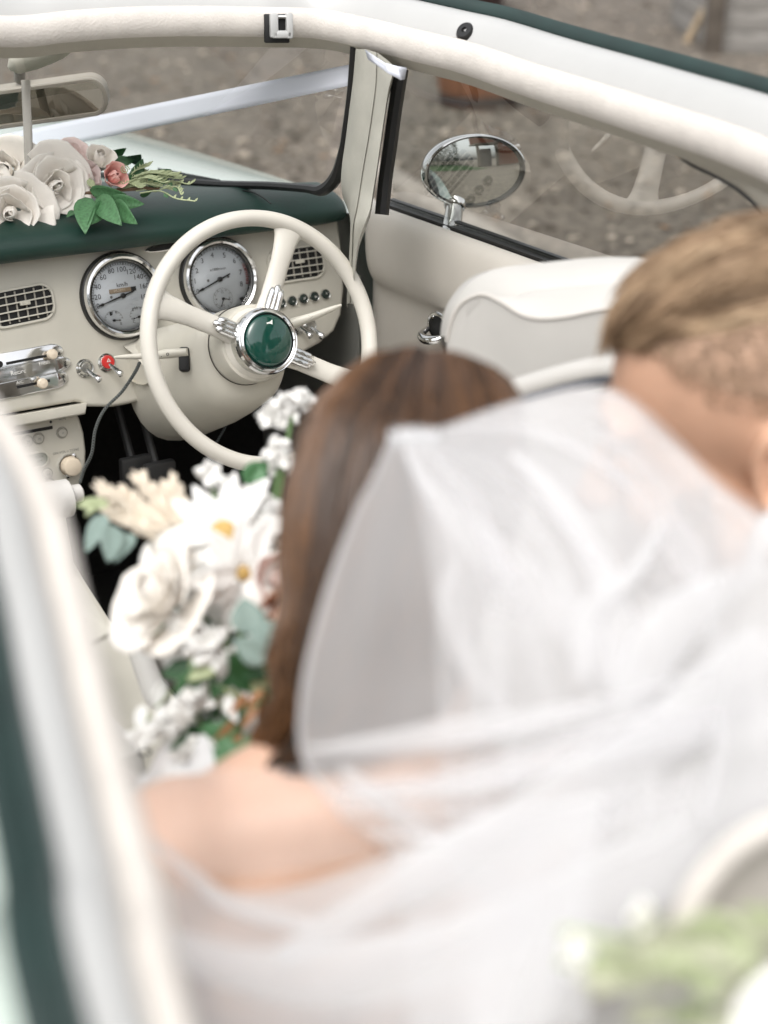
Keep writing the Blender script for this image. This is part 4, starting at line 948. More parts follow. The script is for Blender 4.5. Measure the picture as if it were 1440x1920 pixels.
def leafset(parent, mesh, base, tip, roll=0, scale=None, name='leaf', wid=1.0):
    b, t = V(base), V(tip); d = t-b; L = d.length; y = d/L; zref = (CAM-b).normalized(); zz = (zref-y*zref.dot(y)).normalized()
    zz = Quaternion(y, roll) @ zz; x = y.cross(zz)
    mw = Matrix((x*L*wid, y*L, zz*L)).transposed().to_4x4(); mw.translation = b
    return inst(name, mesh, mw, parent)
LM = {k: raw_mesh('leaf', bend_leaf(1, w_, 9, f_, d_), m_, .01) for k, (w_, f_, d_, m_) in dict(long=(.17,.35,.12,LEAFG), deep=(.2,.4,.1,LEAFD), euc=(.42,.2,.08,EUC), ivory=(.2,.3,.15,P_WHITE), pale=(.22,.3,.2,LEAFL), round=(.46,.15,.08,LEAFG), sprig=(.12,.3,.1,LEAFL)).items()}

# ---- garland on the dashboard
GA = empty('flower_garland', onZ(150, 400, 1.0), 'flower garland of large cream roses and pink bud on the dark green dashboard top', 'flowers', 'wedding garlands')
nn_ = (CAM - V((.1,.4,1.05))).normalized()
def near(v_, a=0, b=0): return (v_ + Rt*a + Up*b).normalized()
rose(GA, dep(98,352,2.44), near(nn_, .35, .12), .056, P_CREAM, 8, seed=1, openness=.8)
rose(GA, dep(22,396,2.40), near(nn_, -.05, -.10), .054, P_CREAM, 8, seed=2, openness=.85)
rose(GA, dep(12,325,2.49), near(nn_, -.2, .3), .056, P_CREAM, 8, seed=3, openness=.85)
rose(GA, dep(-55,365,2.48), near(nn_, -.3, .1), .058, P_CREAM, 8, seed=4, openness=.85)
rose(GA, dep(134,300,2.52), near(nn_, .1, .6), .026, P_BLUSH, 7, name='blush_rose', seed=5)
rose(GA, dep(152,336,2.48), near(nn_, .5, .3), .026, P_BLUSH, 7, name='blush_rose', seed=6)
rose(GA, dep(183,316,2.52), near(nn_, .1, .8), .019, P_CREAM, 5, name='rosebud', seed=7, openness=1.3)
rose(GA, dep(205,336,2.47), near(nn_, .35, .25), .020, P_PINK, 6, name='pink_rosebud', seed=8, openness=1.15)
for k, a, b, t0, t1, rl in (('deep',(158,300),(180,272),2.55,2.55,.3),('deep',(178,285),(200,275),2.56,2.57,-.4),('deep',(196,300),(238,280),2.58,2.58,.5),('deep',(212,306),(254,299),2.56,2.57,-.3),('deep',(238,300),(262,296),2.6,2.55,1.0),('deep',(246,348),(270,298),2.46,2.46,.3),('deep',(279,349),(322,315),2.46,2.48,-.2),
    ('long',(168,356),(234,368),2.43,2.42,.5),('long',(160,370),(158,430),2.42,2.37,.2),('long',(195,380),(170,420),2.42,2.38,-.5),('long',(182,370),(221,416),2.42,2.37,.1),('long',(212,380),(250,418),2.42,2.38,.4),('long',(208,374),(268,384),2.43,2.42,.2),('long',(140,396),(126,404),2.42,2.40,.6),('deep',(170,342),(172,352),2.45,2.44,.2),('deep',(152,322),(160,300),2.52,2.52,.1),('deep',(262,366),(288,358),2.46,2.47,.8),('pale',(172,352),(168,330),2.44,2.45,.3)):
    leafset(GA, LM[k], dep(*a, t0), dep(*b, t1), rl, wid=1.35)
rs = random.Random(11)
for k in range(15):
    a = dep(225+rs.uniform(-10,20), 352+rs.uniform(-12,10), 2.46); b = dep(rs.uniform(255,345), rs.uniform(312,362), rs.uniform(2.44,2.50))
    pts = crom([a, lerp(a,b,.5)+V((0,0,.010)), b], 10)
    part('sprig_stem', M().tube(pts, .0009, 5), LEAFL, GA)
    for i in range(1, 11):
        for s_ in (-1, 1):
            d = (Rt*s_*.6 + Up*.4 + (b-a).normalized()*.7)*rs.uniform(.006,.011)
            leafset(GA, LM['sprig'], pts[i], pts[i]+d, rs.uniform(-1,1), name='sprig_leaf', wid=1.4)
for pts in ([(255,358,2.46),(290,352,2.47),(325,340,2.48),(352,345,2.46),(362,341,2.46)], [(262,362,2.45),(300,358,2.45),(330,372,2.42),(366,377,2.41)], [(300,355,2.46),(330,350,2.45),(340,365,2.43)]):
    L = crom([dep(*p) for p in pts], 16); part('trailing_stem', M().tube(L, .0011, 6), LEAFL, GA)
    for i in (7, 10, 12, 14, 16): leafset(GA, LM['round'] if i % 2 else LM['pale'], L[i], L[i]+(Rt*.4-Up*(.8 if i % 2 else -.5))*.010, 0, name='small_leaf', wid=1.1)
for px, py in ((203,320),(234,318)):
    spq = dep(px+0, py+0, 2.45) if px > 220 else None
    if spq:
        part('curled_tendril', M().tube([spq + (Rt*cos(i*.5)+Up*sin(i*.5))*(.0072*(1-i/30)) for i in range(29)], .0009, 5), LEAFL, GA)
part('garland_stem', M().tube(crom([dep(120,372,2.45), dep(165,362,2.45), dep(230,356,2.46), dep(300,352,2.47)], 20), .003, 6), mat('brown_stem', (.16,.10,.06), .7), GA)

# ---- white ribbon across the outside of the windscreen
ra_, rb_ = [dep(662,120,2.36), dep(660,160,2.36)], [dep(-60,266,3.02), dep(-60,312,3.02)]
mid = [dep(300,196,2.95), dep(300,243,2.95)]
rows = [[lerp(a, b, t) for t in (0,.25,.5,.75,1)] for a, b in zip(crom([ra_[0], lerp(ra_[0], rb_[0], .5), rb_[0]], 30), crom([ra_[1], lerp(ra_[1], rb_[1], .5), rb_[1]], 30))]
RIB = M().grid(rows); tip = lerp(ra_[0], ra_[1], .5)
o = part('ribbon', RIB, mat('white_satin', (.60,.62,.68), .6), None)
md = o.modifiers.new('s', 'SOLIDIFY'); md.thickness = .0012
tag(o, 'white satin wedding ribbon stretched from the windscreen corner down over the bonnet', 'ribbon', 'satin ribbon')
tl = M().grid([[lerp(dep(*a), dep(*b), t) for t in (0,.3,.6,1)] for a, b in (((684,93,2.20),(690,112,2.19)),((700,104,2.18),(706,122,2.18)),((722,118,2.17),(728,138,2.17)),((745,124,2.17),(752,150,2.17)),((763,127,2.18),(759,149,2.18)))])
o = part('ribbon_end', tl, glass_mat('sheer', (1,1,1)) if False else MATS['white_satin'], None)
md = o.modifiers.new('s', 'SOLIDIFY'); md.thickness = .001
tag(o, 'short loose end of white ribbon tucked over the top of the windscreen pillar', 'ribbon', 'satin ribbon')

# ---- braided cable and thin second cable
def cable(pts, r, n, label, m1, m2):
    r *= .82; L = crom([dep(*p) for p in pts], n); root = empty('charging_cable', L[0], label, 'cable')
    part('core', M().tube(L, r*.8, 8), m1, root)
    for h in range(4):
        mb = M(); a0_ = None; ps = []
        for i in range(len(L)):
            t = (L[min(i+1,n)]-L[max(i-1,0)]).normalized(); a0_ = t.orthogonal().normalized() if a0_ is None else (a0_-t*a0_.dot(t)).normalized(); b_ = t.cross(a0_); an = i*1.15*(1 if h < 2 else -1) + (h % 2)*pi
            ps.append(L[i] + (a0_*cos(an)+b_*sin(an))*r*.85)
        part('braid_strand', mb.tube(ps, r*.30, 5), m2, root, angle=0)
cable([(262,680,2.39),(252,700,2.40),(228,735,2.42),(196,768,2.42),(179,805,2.42),(172,850,2.43),(158,880,2.45),(150,905,2.46)], .0032, 170, 'black and grey braided cable hanging from the dashboard beside the radio', mat('cable_black', (.012,.014,.014), .6), mat('cable_grey', (.10,.11,.105), .6))
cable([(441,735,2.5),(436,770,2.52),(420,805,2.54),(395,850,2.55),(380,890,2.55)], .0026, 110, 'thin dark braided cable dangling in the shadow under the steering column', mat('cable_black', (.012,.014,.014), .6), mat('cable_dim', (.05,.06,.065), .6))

# ================================================================== BOUQUET
BO = empty('bouquet', dep(400, 1300, 1.36), 'bridal bouquet of cream rose, white daisies, eucalyptus and grasses held by the bride', 'bouquet')
toC = lambda p: (CAM-p).normalized()
def daisy(parent, c, axis, R, n, name='daisy', eye=.2, wid=.30, seed=0):
    r = random.Random(seed); z = V(axis).normalized(); base = Matrix.Translation(V(c)) @ z.to_track_quat('Z', 'Y').to_matrix().to_4x4()
    ey = M().ell((0,0,.05*R), eye*R, eye*R, eye*.55*R, nu=8, nv=14)
    o = bpy.data.objects.new(name, raw_mesh('daisy_eye', ey, mat('yellow_eye', (.55,.36,.12), .8, var=.3, vscale=200, bump=.6, bscale=500))); reg(o, parent, base)
    me = raw_mesh('petal', bend_leaf(1, wid*.55, 8, .35, .12), P_WHITE, .02)
    for k in range(n):
        a = 2*pi*k/n + r.uniform(-.15,.15)
        inst('petal', me, base @ Matrix.Rotation(a, 4, 'Z') @ Matrix.Rotation(radians(r.uniform(2, 26)), 4, 'X') @ Matrix.Translation(V((0,eye*.6*R,0))) @ Matrix.Scale(R*r.uniform(.8,1.08), 4), o)
    return o
def floret(parent, c, R, seed, n=16, name='white_blossom', m=P_WHITE):
    r = random.Random(seed); me = raw_mesh('petal', bend_leaf(1, .42, 5, .5, -.15), m, .02)
    o = bpy.data.objects.new(name, raw_mesh('blossom_core', M().ell((0,0,0), R*.35, R*.35, R*.35, nu=6, nv=8), m)); base = Matrix.Translation(V(c)); reg(o, parent, base)
    for k in range(n):
        d = V((r.gauss(0,1), r.gauss(0,1), r.gauss(0,1))).normalized()
        if d.dot(toC(c)) < -.4: d = -d
        inst('petal', me, base @ d.to_track_quat('Y', 'Z').to_matrix().to_4x4() @ Matrix.Rotation(r.uniform(0,6.28), 4, 'Y') @ Matrix.Scale(R*r.uniform(.75,1.1), 4), o)
    return o
bind = dep(430,1490,1.33)
def stem(px, py, t): part('stem', M().tube(crom([dep(px, py, t), lerp(dep(px, py, t), bind, .5)+Fw*.015, bind], 12), .0022, 6), STEM, BO)
c = dep(318,1128,1.40); rose(BO, c, (toC(c)*.75 - Rt*.80 + Up*.45), .048, P_CREAM, 8, seed=22, openness=1.05)
c = dep(352,1072,1.44); rose(BO, c, (toC(c)*.5 + Rt*.15 + Up*.8), .038, P_CREAM, 8, seed=27, openness=.9)
stem(300,1200,1.42)
c = dep(420,1003,1.44); daisy(BO, c, (toC(c) - Rt*.2 + Up*.30), .056, 10, eye=.24, wid=.42, seed=3); stem(420,1020,1.46)
c = dep(455,1075,1.40); daisy(BO, c, (toC(c) + Rt*.3 - Up*.2), .056, 9, eye=.12, wid=.42, seed=4); stem(455,1080,1.42)
c = dep(392,1120,1.41); daisy(BO, c, (toC(c) - Rt*.2 - Up*.5), .042, 8, eye=.12, wid=.45, seed=5)
c = dep(500,985,1.46); floret(BO, c, .026, 5, 18); c = dep(470,940,1.48); floret(BO, c, .024, 6, 16)
c = dep(398,895,1.50); floret(BO, c, .020, 7, 12); stem(400,900,1.5)
for k, (x, y, R_) in enumerate(((508,778,.016),(530,764,.017),(553,752,.017),(575,750,.015),(540,785,.016),(515,850,.016),(530,868,.016),(520,835,.014))):
    floret(BO, dep(x, y, 1.55 if y < 800 else 1.52), R_, 30+k, 13)
stem(548,772,1.55); stem(525,855,1.52)
c = dep(520,1085,1.42); rose(BO, c, toC(c)+Rt*.3, .024, P_BLUSH, 6, name='peach_rose', seed=24, openness=1.1)
c = dep(520,1145,1.40); rose(BO, c, toC(c)+Rt*.2-Up*.2, .022, P_PEACH, 6, name='peach_rose', seed=25, openness=1.1)
c = dep(395,1200,1.37); floret(BO, c, .026, 9, 14); c = dep(345,1195,1.38); floret(BO, c, .022, 10, 12)
for k, a, b, t0, t1, rl, wd in (('euc',(470,1190),(458,1118),1.34,1.35,.2,1.15),('euc',(505,1235),(438,1200),1.33,1.33,-.3,1.0),('euc',(482,1212),(530,1195),1.34,1.34,.4,1.1),('euc',(490,1165),(520,1230),1.335,1.33,.3,1.1),('euc',(198,965),(160,1034),1.47,1.45,.2,.55),('euc',(212,985),(205,1050),1.46,1.43,-.4,.8),('euc',(240,1000),(215,1050),1.47,1.44,.5,.8),('round',(458,905),(505,868),1.49,1.50,.3,.95),('round',(455,880),(500,895),1.5,1.49,-.3,.9),
    ('deep',(380,1250),(300,1262),1.38,1.38,.3,1.6),('deep',(400,1245),(345,1300),1.38,1.36,-.3,1.6),('deep',(360,1240),(318,1225),1.39,1.40,.2,1.5),('deep',(430,1250),(470,1300),1.37,1.37,.4,1.7),('deep',(420,1245),(400,1310),1.38,1.36,-.2,1.7),('deep',(440,1240),(520,1262),1.37,1.36,.3,1.7),('deep',(350,1235),(400,1215),1.385,1.38,.1,1.5),
    ('round',(450,1460),(415,1378),1.30,1.31,.2,.9),('round',(470,1440),(460,1375),1.30,1.31,-.4,.8),('deep',(430,1440),(400,1400),1.31,1.31,.3,1.5),('ivory',(515,1440),(530,1365),1.24,1.25,.1,1.7),('ivory',(535,1430),(505,1375),1.245,1.25,.4,1.5),
    ('pale',(205,945),(140,945),1.47,1.47,.2,.9),('pale',(190,945),(150,930),1.47,1.48,.8,.9),('pale',(180,948),(160,965),1.47,1.46,.4,.9),('pale',(470,1000),(500,960),1.46,1.46,.4,1.2),('deep',(395,1190),(380,1150),1.4,1.4,.4,1.4)):
    leafset(BO, LM[k], dep(*a, t0), dep(*b, t1), rl, wid=wd)
for k in range(10):                                   # hanging white sweet-pea like blossoms below
    x, y = ((372,1310),(395,1290),(352,1330),(385,1335),(300,1345),(280,1372),(320,1378),(262,1345),(335,1360),(300,1300))[k]
    leafset(BO, LM['ivory'], dep(x+8, y-24, 1.40), dep(x-10+4*(k%3), y+26, 1.39), .4*(k%3)-.3, name='white_petal', wid=1.5 if k < 4 else 1.2)
    if k > 3: leafset(BO, LM['pale'], dep(x+18, y-10, 1.41), dep(x-12, y+24, 1.40), .5, wid=1.4)
for k in range(7):
    x, y = ((410,1340),(450,1320),(470,1345),(425,1370),(440,1395),(480,1310),(490,1370))[k]
    leafset(BO, raw_mesh('leaf', bend_leaf(1,.16,7,.3,.2), mat('russet_leaf', (.30,.13,.05), .6, var=.3, vscale=20), .01) if k == 0 else LMR, dep(x+14, y-18, 1.34), dep(x-22, y+20, 1.335), .4*(k%3)-.3, name='russet_leaf') if k else None
    if k == 0: LMR = raw_mesh('leaf', bend_leaf(1,.16,7,.3,.2), mat('russet_leaf', (.30,.13,.05), .6, var=.3, vscale=20), .01)
for k, (x, y, R_) in enumerate(((372,1305,.022),(305,1368,.020),(335,1345,.018),(270,1380,.016),(415,1235,.018),(345,1405,.016))): floret(BO, dep(x, y, 1.37), R_, 50+k, 13)
fr3 = random.Random(31)
for k in range(44):                                   # greens and petals filling the back of the bunch
    x, y = fr3.uniform(300, 540), fr3.uniform(985, 1235); an = fr3.uniform(0, 6.28); L_ = fr3.uniform(35, 65)
    kd = fr3.choice(('pale','ivory','euc','deep','ivory','long'))
    leafset(BO, LM[kd], dep(x, y, 1.485), dep(x+cos(an)*L_, y+sin(an)*L_, 1.465), fr3.uniform(-.8,.8), name='white_petal' if kd == 'ivory' else 'leaf', wid=fr3.uniform(1.0,1.6))
fr2 = random.Random(23)
for k in range(46):
    x, y = fr2.uniform(330, 530), fr2.uniform(1215, 1430); t_ = fr2.uniform(1.37, 1.41); an = fr2.uniform(0, 6.28); L_ = fr2.uniform(35, 70)
    kd = fr2.choice(('deep','deep','deep','round','ivory','pale','long')) if y < 1330 else fr2.choice(('deep','russet','ivory','round','russet','ivory'))
    leafset(BO, LMR if kd == 'russet' else LM[kd], dep(x, y, t_), dep(x+cos(an)*L_, y+sin(an)*L_, t_-.015), fr2.uniform(-.8,.8), name='russet_leaf' if kd == 'russet' else 'white_petal' if kd == 'ivory' else 'leaf', wid=fr2.uniform(1.2,1.9))
PAMP = mat('dry_grass', (.70,.62,.51), .8, var=.15, vscale=30)
rs = random.Random(5)
for k, (a, b) in enumerate((((330,1040),(203,925)),((330,1030),(235,935)),((345,1030),(268,905)),((350,1020),(300,925)),((360,1020),(322,915)),((300,1020),(212,965)),((365,1030),(335,950)),((320,1000),(255,960)))):
    L = crom([dep(*a, 1.46), lerp(dep(*a, 1.46), dep(*b, 1.5), .5)+Up*.006, dep(*b, 1.5)], 16)
    pl = M().tube(L, .0013, 5)
    for i in range(4, 17):
        for q in range(7):
            d = V((rs.gauss(0,1), rs.gauss(0,1), rs.gauss(0,1))).normalized()*.010 + (L[-1]-L[0]).normalized()*.010
            pl.tube([L[i], L[i]+d*.5, L[i]+d], [.0022,.0030,.0008], 5)
    part('dry_grass_plume', pl, PAMP, BO)
part('stems', M().tube(crom([bind, bind-UZ*.05+Fw*.01, bind-UZ*.12+Fw*.02], 8), .018, 12), STEM, BO)
part('ribbon_wrap', M().tube(crom([bind-UZ*.02, bind-UZ*.06+Fw*.01, bind-UZ*.10+Fw*.015], 8), .0195, 16), MATS['white_satin'], BO)

# ================================================================== PEOPLE
SKIN = mat('bride_skin', (.66,.415,.30), .5, var=.13, vscale=9, sub=.12, bump=.08, bscale=300)
SKINM = mat('groom_skin', (.62,.37,.25), .5, var=.2, vscale=9, sub=.10, bump=.12, bscale=300)
def basis(fwd, up):
    f = V(fwd).normalized(); u = V(up); u = (u - f*u.dot(f)).normalized(); r = f.cross(u); return r, f, u
def head_mb(c, ax, s=1.0, female=False):
    r, f, u = ax; m = M(); P = lambda x, y, z: V(c) + r*(x*s) + f*(y*s) + u*(z*s)
    A = (r, f, u)
    m.ell(P(0,-.012,.030), .076*s, .096*s, .086*s, A, 18, 24)      # cranium
    m.ell(P(0,.030,-.020), .062*s, .066*s, .085*s, A, 16, 22)      # face
    m.ell(P(0,.040,-.078), .044*s, .045*s, .034*s, A, 12, 16)      # jaw
    m.ell(P(0,.072,-.098), .022*s, .018*s, .018*s, A, 10, 12)      # chin
    m.ell(P(0,.080,.022), .052*s, .018*s, .014*s, A, 10, 14)       # brow ridge
    for x in (-1, 1):
        m.ell(P(x*.040,.068,-.030), .024*s, .022*s, .020*s, A, 10, 12)   # cheek bone
        m.ell(P(x*.046,.022,-.066), .020*s, .034*s, .028*s, A, 10, 12)   # jaw corner
        m.ell(P(x*.030,.083,-.002), .015*s, .010*s, .010*s, A, 8, 10)    # eyelid
        if female: continue
        ec = P(x*.078,-.012,-.012); er = (r*.35*x + f*-.94).normalized()
        m.ell(ec, .007*s, .021*s, .032*s, (r, (f+r*x*-.5).normalized(), u), 10, 14)
        m.tube([ec + (f*(.016*cos(t)) + u*(.030*sin(t)) + r*x*.010)*s for t in [radians(-70+25*k) for k in range(12)]], .0045*s, 6)
    m.cap(P(0,.088,.012), P(0,.112,-.030), .007*s, .013*s, 10)     # nose
    for x in (-1, 1): m.ell(P(x*.012,.104,-.032), .008*s, .010*s, .008*s, A, 8, 8)
    m.ell(P(0,.094,-.058), .022*s, .009*s, .006*s, A, 8, 12); m.ell(P(0,.092,-.068), .019*s, .009*s, .007*s, A, 8, 12)
    return m, P
# ---------------- bride (her back to the camera, head turned towards the groom)
BH = dep(768, 942, 1.29)
bax = basis(Rt*.75 + Fw*.75 - Up*.1, Up*.95 + UZ*.35 - Rt*.05)
BR_ = empty('person', dep(560,1900,1.0)*1.0, 'bride seen from behind with long brown hair, white veil and strapless white gown', 'person')
hb, BP = head_mb(BH, bax, .97, True)
nk0 = BH - UZ*.06 - Fw*.02; nk1 = dep(765,1500,1.13)
shL, shR = dep(345,1588,1.12), dep(1060,1525,1.19)
hb.cap(nk0, nk1, .048, .050)
body = join(hb)
body.cap(nk1, lerp(nk1, shL, .8)-UZ*.004, .040, .042); body.cap(nk1, lerp(nk1, shR, .8)-UZ*.004, .040, .042)
spine = [lerp(shL, shR, .5)+V((0,.02,-.03)), lerp(shL, shR, .5)+V((.0,.03,-.12)), lerp(shL, shR, .5)+V((0,.03,-.24)), lerp(shL, shR, .5)+V((0,.02,-.36))]
sx_ = (shR-shL).normalized(); sy_ = UZ.cross(sx_).normalized(); axb = (sx_, sy_, UZ)
body.ell(spine[0], .155,.085,.105, axb); body.ell(spine[1], .140,.085,.12, axb); body.ell(spine[2], .122,.082,.12, axb); body.ell(spine[3], .165,.115,.12, axb)
for sc_, sg in ((.45,-1),(.45,1)): body.ell(lerp(shL, shR, .5)+sx_*sg*.075-sy_*.045-UZ*.07, .060,.030,.085, axb)   # shoulder blades
el_L = shL + V((-.045,.045,-.25)); wr_L = dep(470,1465,1.30)-UZ*.03 + V((0,0,-.03))
body.ell(shL, .052,.052,.052, axb); body.cap(shL, el_L, .048, .038); body.cap(el_L, wr_L, .038, .025)
el_R = shR + V((.03,.08,-.24)); wr_R = bind - UZ*.10 + V((.04,-.01,0))
body.ell(shR, .052,.052,.052, axb); body.cap(shR, el_R, .048, .038); body.cap(el_R, wr_R, .038, .025)
def hand(m, wrist, target, side, s=.9):              # palm, four bent fingers closing round the stems, thumb opposite
    d = (target-wrist); L = d.length; d.normalize(); px_ = d.cross(UZ).normalized(); 
    palm = wrist + d*.045*s; m.ell(palm, .040*s, .022*s, .048*s, (px_, d.cross(px_), d), 10, 14)
    for k in range(4):
        base_ = palm + d*.038*s + UZ*(.027-.018*k)*s; ln = (.034,.038,.036,.028)[k]*s
        p1 = base_ + d*ln - px_*side*.004; p2 = p1 + (d*.35 + px_*side*.9).normalized()*ln*.75; p3 = p2 + (-d*.5 + px_*side*.8).normalized()*ln*.6
        for a, b, r0, r1 in ((base_-d*.02*s, p1, .0095*s, .0085*s), (p1, p2, .0085*s, .0078*s), (p2, p3, .0078*s, .0065*s)): m.cap(a, b, r0, r1, 8)
    t0 = palm + UZ*.024*s - d*.012*s; t1 = t0 + (d*.5+UZ*.6+px_*side*.6).normalized()*.034*s; t2 = t1 + (d*.8+px_*side*.6).normalized()*.026*s
    m.cap(t0, t1, .011*s, .0095*s, 8); m.cap(t1, t2, .0095*s, .0075*s, 8)
hand(body, wr_L, bind-UZ*.05, 1); hand(body, wr_R, bind-UZ*.08, -1)
part('body', remesh(body, .0055, 34), SKIN, BR_, angle=0)
SATIN = mat('white_gown', (.74,.74,.74), .55, var=.03, vscale=8, bump=.25, bscale=60)
gw = M()
def ring(c, rx, ry, n=36, wv=0): return [c + sx_*(rx*cos(2*pi*i/n)) + sy_*((ry+wv*sin(9*2*pi*i/n))*sin(2*pi*i/n)) for i in range(n)]
mid_ = lerp(shL, shR, .5)
gw.grid([ring(mid_+V((0,.025,-.150)), .160,.098), ring(mid_+V((0,.025,-.155)), .166,.104), ring(mid_+V((0,.03,-.22)), .150,.104), ring(mid_+V((0,.03,-.29)), .140,.10), ring(mid_+V((0,.02,-.36)), .19,.135), ring(mid_+V((0,.02,-.46)), .22,.16)], cv=True)
part('gown_bodice', gw, SATIN, BR_)
sk_ = M(); hipc = mid_ + V((0,.03,-.36))
rows = []
for i in range(17):
    u = i/16; ctr = hipc + V((-.06*u, .62*u, -.02-.05*u + .05*sin(pi*u))); wdt = .21+.06*u
    rows.append([ctr + V((cos(a)*wdt, 0, sin(a)*(.105-.02*u) + .006*sin(7*a+u*9))) for a in [2*pi*k/40 for k in range(40)]])
sk_.grid(rows, cv=True); part('gown_skirt', sk_, SATIN, BR_)
lap = [dep(x, y, t) for x, y, t in ((215,1470,1.30),(270,1432,1.36),(330,1405,1.38),(385,1398,1.36),(430,1420,1.34))]
part('gown_fold', M().grid([[p + UZ*(.012*sin(3*k+.8*i)) - UZ*(.03*k) - Fw*(.02*k) for k in range(5)] for i, p in enumerate(crom(lap, 24))]), SATIN, BR_)
for x in (-1, 1): part('eye', M().ell(BP(x*.030,.080,.000), .011,.011,.011, bax, 8, 12), mat('eye_white', (.6,.58,.55), .2), BR_)
# hair: a shell over guide strokes, then many fine strands following them
GD = [[(690,672,1.20),(600,745,1.19),(548,870,1.18),(526,1000,1.17),(524,1120,1.16),(504,1215,1.15),(528,1300,1.15),(488,1380,1.155),(430,1455,1.17)],
      [(730,662,1.19),(645,750,1.14),(598,880,1.12),(575,1000,1.11),(564,1130,1.11),(546,1220,1.11),(566,1305,1.115),(528,1395,1.13),(470,1475,1.15)],
      [(765,658,1.185),(712,765,1.115),(682,900,1.095),(652,1020,1.09),(618,1140,1.095),(590,1230,1.10),(600,1310,1.105),(572,1395,1.11),(540,1465,1.13)],
      [(800,658,1.185),(782,775,1.105),(772,890,1.085),(746,1020,1.085),(708,1140,1.085),(668,1235,1.09),(655,1310,1.09),(625,1380,1.095),(600,1430,1.10)],
      [(850,667,1.19),(868,785,1.125),(870,895,1.10),(846,1020,1.09),(808,1130,1.09),(765,1220,1.09),(740,1290,1.09),(715,1345,1.09),(695,1385,1.09)],
      [(900,682,1.20),(945,775,1.165),(957,880,1.145),(936,1000,1.125),(902,1110,1.115),(862,1200,1.11),(832,1265,1.105),(805,1310,1.10),(785,1345,1.10)],
      [(930,697,1.22),(978,745,1.21),(986,850,1.195),(972,960,1.185),(940,1050,1.165),(902,1130,1.15),(875,1190,1.14),(850,1235,1.135),(830,1270,1.13)]]
GC = [crom([dep(*p) for p in g_], 30) for g_ in GD]
HCOL = [mat('brown_hair_%d' % k, c, .38, spec=.45) for k, c in enumerate(((.062,.030,.014),(.092,.045,.020),(.17,.078,.030),(.036,.019,.010)))]
base_ = M(); cols = [crom([g_[i] for g_ in GC], 36) for i in range(31)]
base_.grid([[p + Fw*.010 for p in r] for r in cols]); part('hair_underlayer', base_, HCOL[3], BR_, angle=0)
sk2 = M(); sk2.ell(BP(0,-.010,.030), .078,.101,.083, bax, 18, 26); part('hair_cap', sk2, HCOL[0], BR_, angle=0)
hr = random.Random(3); st_ = [M() for _ in range(4)]
for k in range(2600):
    s_ = hr.random(); i0 = hr.randint(0, 5); L0 = 30 if hr.random() < .45 else hr.randint(23, 30); pts = []
    jd = hr.uniform(-.004,.009); fz = 3*s_*3 + hr.gauss(0,.5); am = hr.uniform(.0008,.0035)
    for i in range(i0 if hr.random() < .3 else 0, L0+1, 2):
        x = s_*36; a = int(min(35, x)); p = lerp(cols[i][a], cols[i][a+1], x-a)
        u = i/30
        pts.append(p - Fw*(jd*(.4+u)) + Rt*((am*(.4+5*u*u*u))*sin(fz+i*.48) + .012*(hr.random()-.5)*u**4) + Up*(am*cos(fz*2+i*.4)))
    if len(pts) < 3: continue
    c_ = 3 if hr.random() < .2 else 0 if hr.random() < .4 else 1 if hr.random() < .7 else 2
    if s_ < .16 and hr.random() < .6: c_ = 2 if hr.random() < .6 else 1
    elif .2 < s_ < .5 and hr.random() < .55: c_ = 3 if hr.random() < .6 else 0
    st_[c_].tube(pts, [.0009+.0007*sin(pi*j/(len(pts)-1)) for j in range(len(pts))], 3, cap=False)
for k in range(4):
    part('hair_strands', st_[k], HCOL[k], BR_, angle=0, kind='stuff')
# comb that holds the veil
cb = crom([dep(728,826,1.070), dep(748,819,1.062), dep(780,818,1.060), dep(822,822,1.062)], 40)
VG = mat('veil_gather', (.62,.62,.63), .7)
part('veil_comb', M().grid([[cb[i] + Up*(v_*.0065 + .0025*sin(i*1.9)*abs(v_)) - Fw*(.004*cos(v_*1.4) + .003*sin(i*1.9+v_)) for v_ in (-1.3,-.8,-.3,.2,.6,.9)] for i in range(41)]), VG, BR_, angle=0)

# ---------------- groom
_rh = V((Rt.x, Rt.y, 0)).normalized(); _fh = V((Fw.x, Fw.y, 0)).normalized()
gax = basis((-_rh*cos(radians(9)) + _fh*sin(radians(9)))*cos(radians(17)) - UZ*sin(radians(17)), UZ)
GHc = dep(1470, 890, 1.17) - (gax[0]*-.078 + gax[1]*-.012 + gax[2]*-.012)*1.22
GR_ = empty('person', dep(1700,1900,1.1), 'groom with short swept light brown hair leaning down to kiss the bride', 'person')
hg, GP = head_mb(GHc, gax, 1.22)
gr, gf, gu = gax
gn = dep(1600, 1090, 1.16)
hg.cap(GP(0,-.03,-.05), gn, .062, .066)
gsL, gsR = dep(1420,1330,1.06), dep(1850,1180,1.38)
gb = join(hg)
part('body', remesh(gb, .005, 8), SKINM, GR_, angle=0)
gx = (gsR-gsL).normalized(); gy = UZ.cross(gx).normalized(); axg = (gx, gy, UZ); gm_ = lerp(gsL, gsR, .5)
jk = M().ell(gm_-UZ*.05, .19,.115,.12, axg); jk.ell(gm_-UZ*.18, .18,.12,.17, axg); jk.ell(gm_-UZ*.34, .17,.12,.16, axg)
jk.ell(gsL, .068,.068,.068, axg); jk.cap(gsL, gsL+V((-.05,.10,-.24)), .062,.052); jk.cap(gsL+V((-.05,.10,-.24)), gsL+V((-.16,.25,-.20)), .052,.04)
jk.ell(gsR, .068,.068,.068, axg); jk.cap(gsR, gsR+V((.02,.03,-.27)), .062,.05)
jk.cap(gn-UZ*.012, gm_-UZ*.04, .068,.10); jk.cap(gn-UZ*.02, gsL, .062,.066); jk.cap(gn-UZ*.02, gsR, .062,.066)
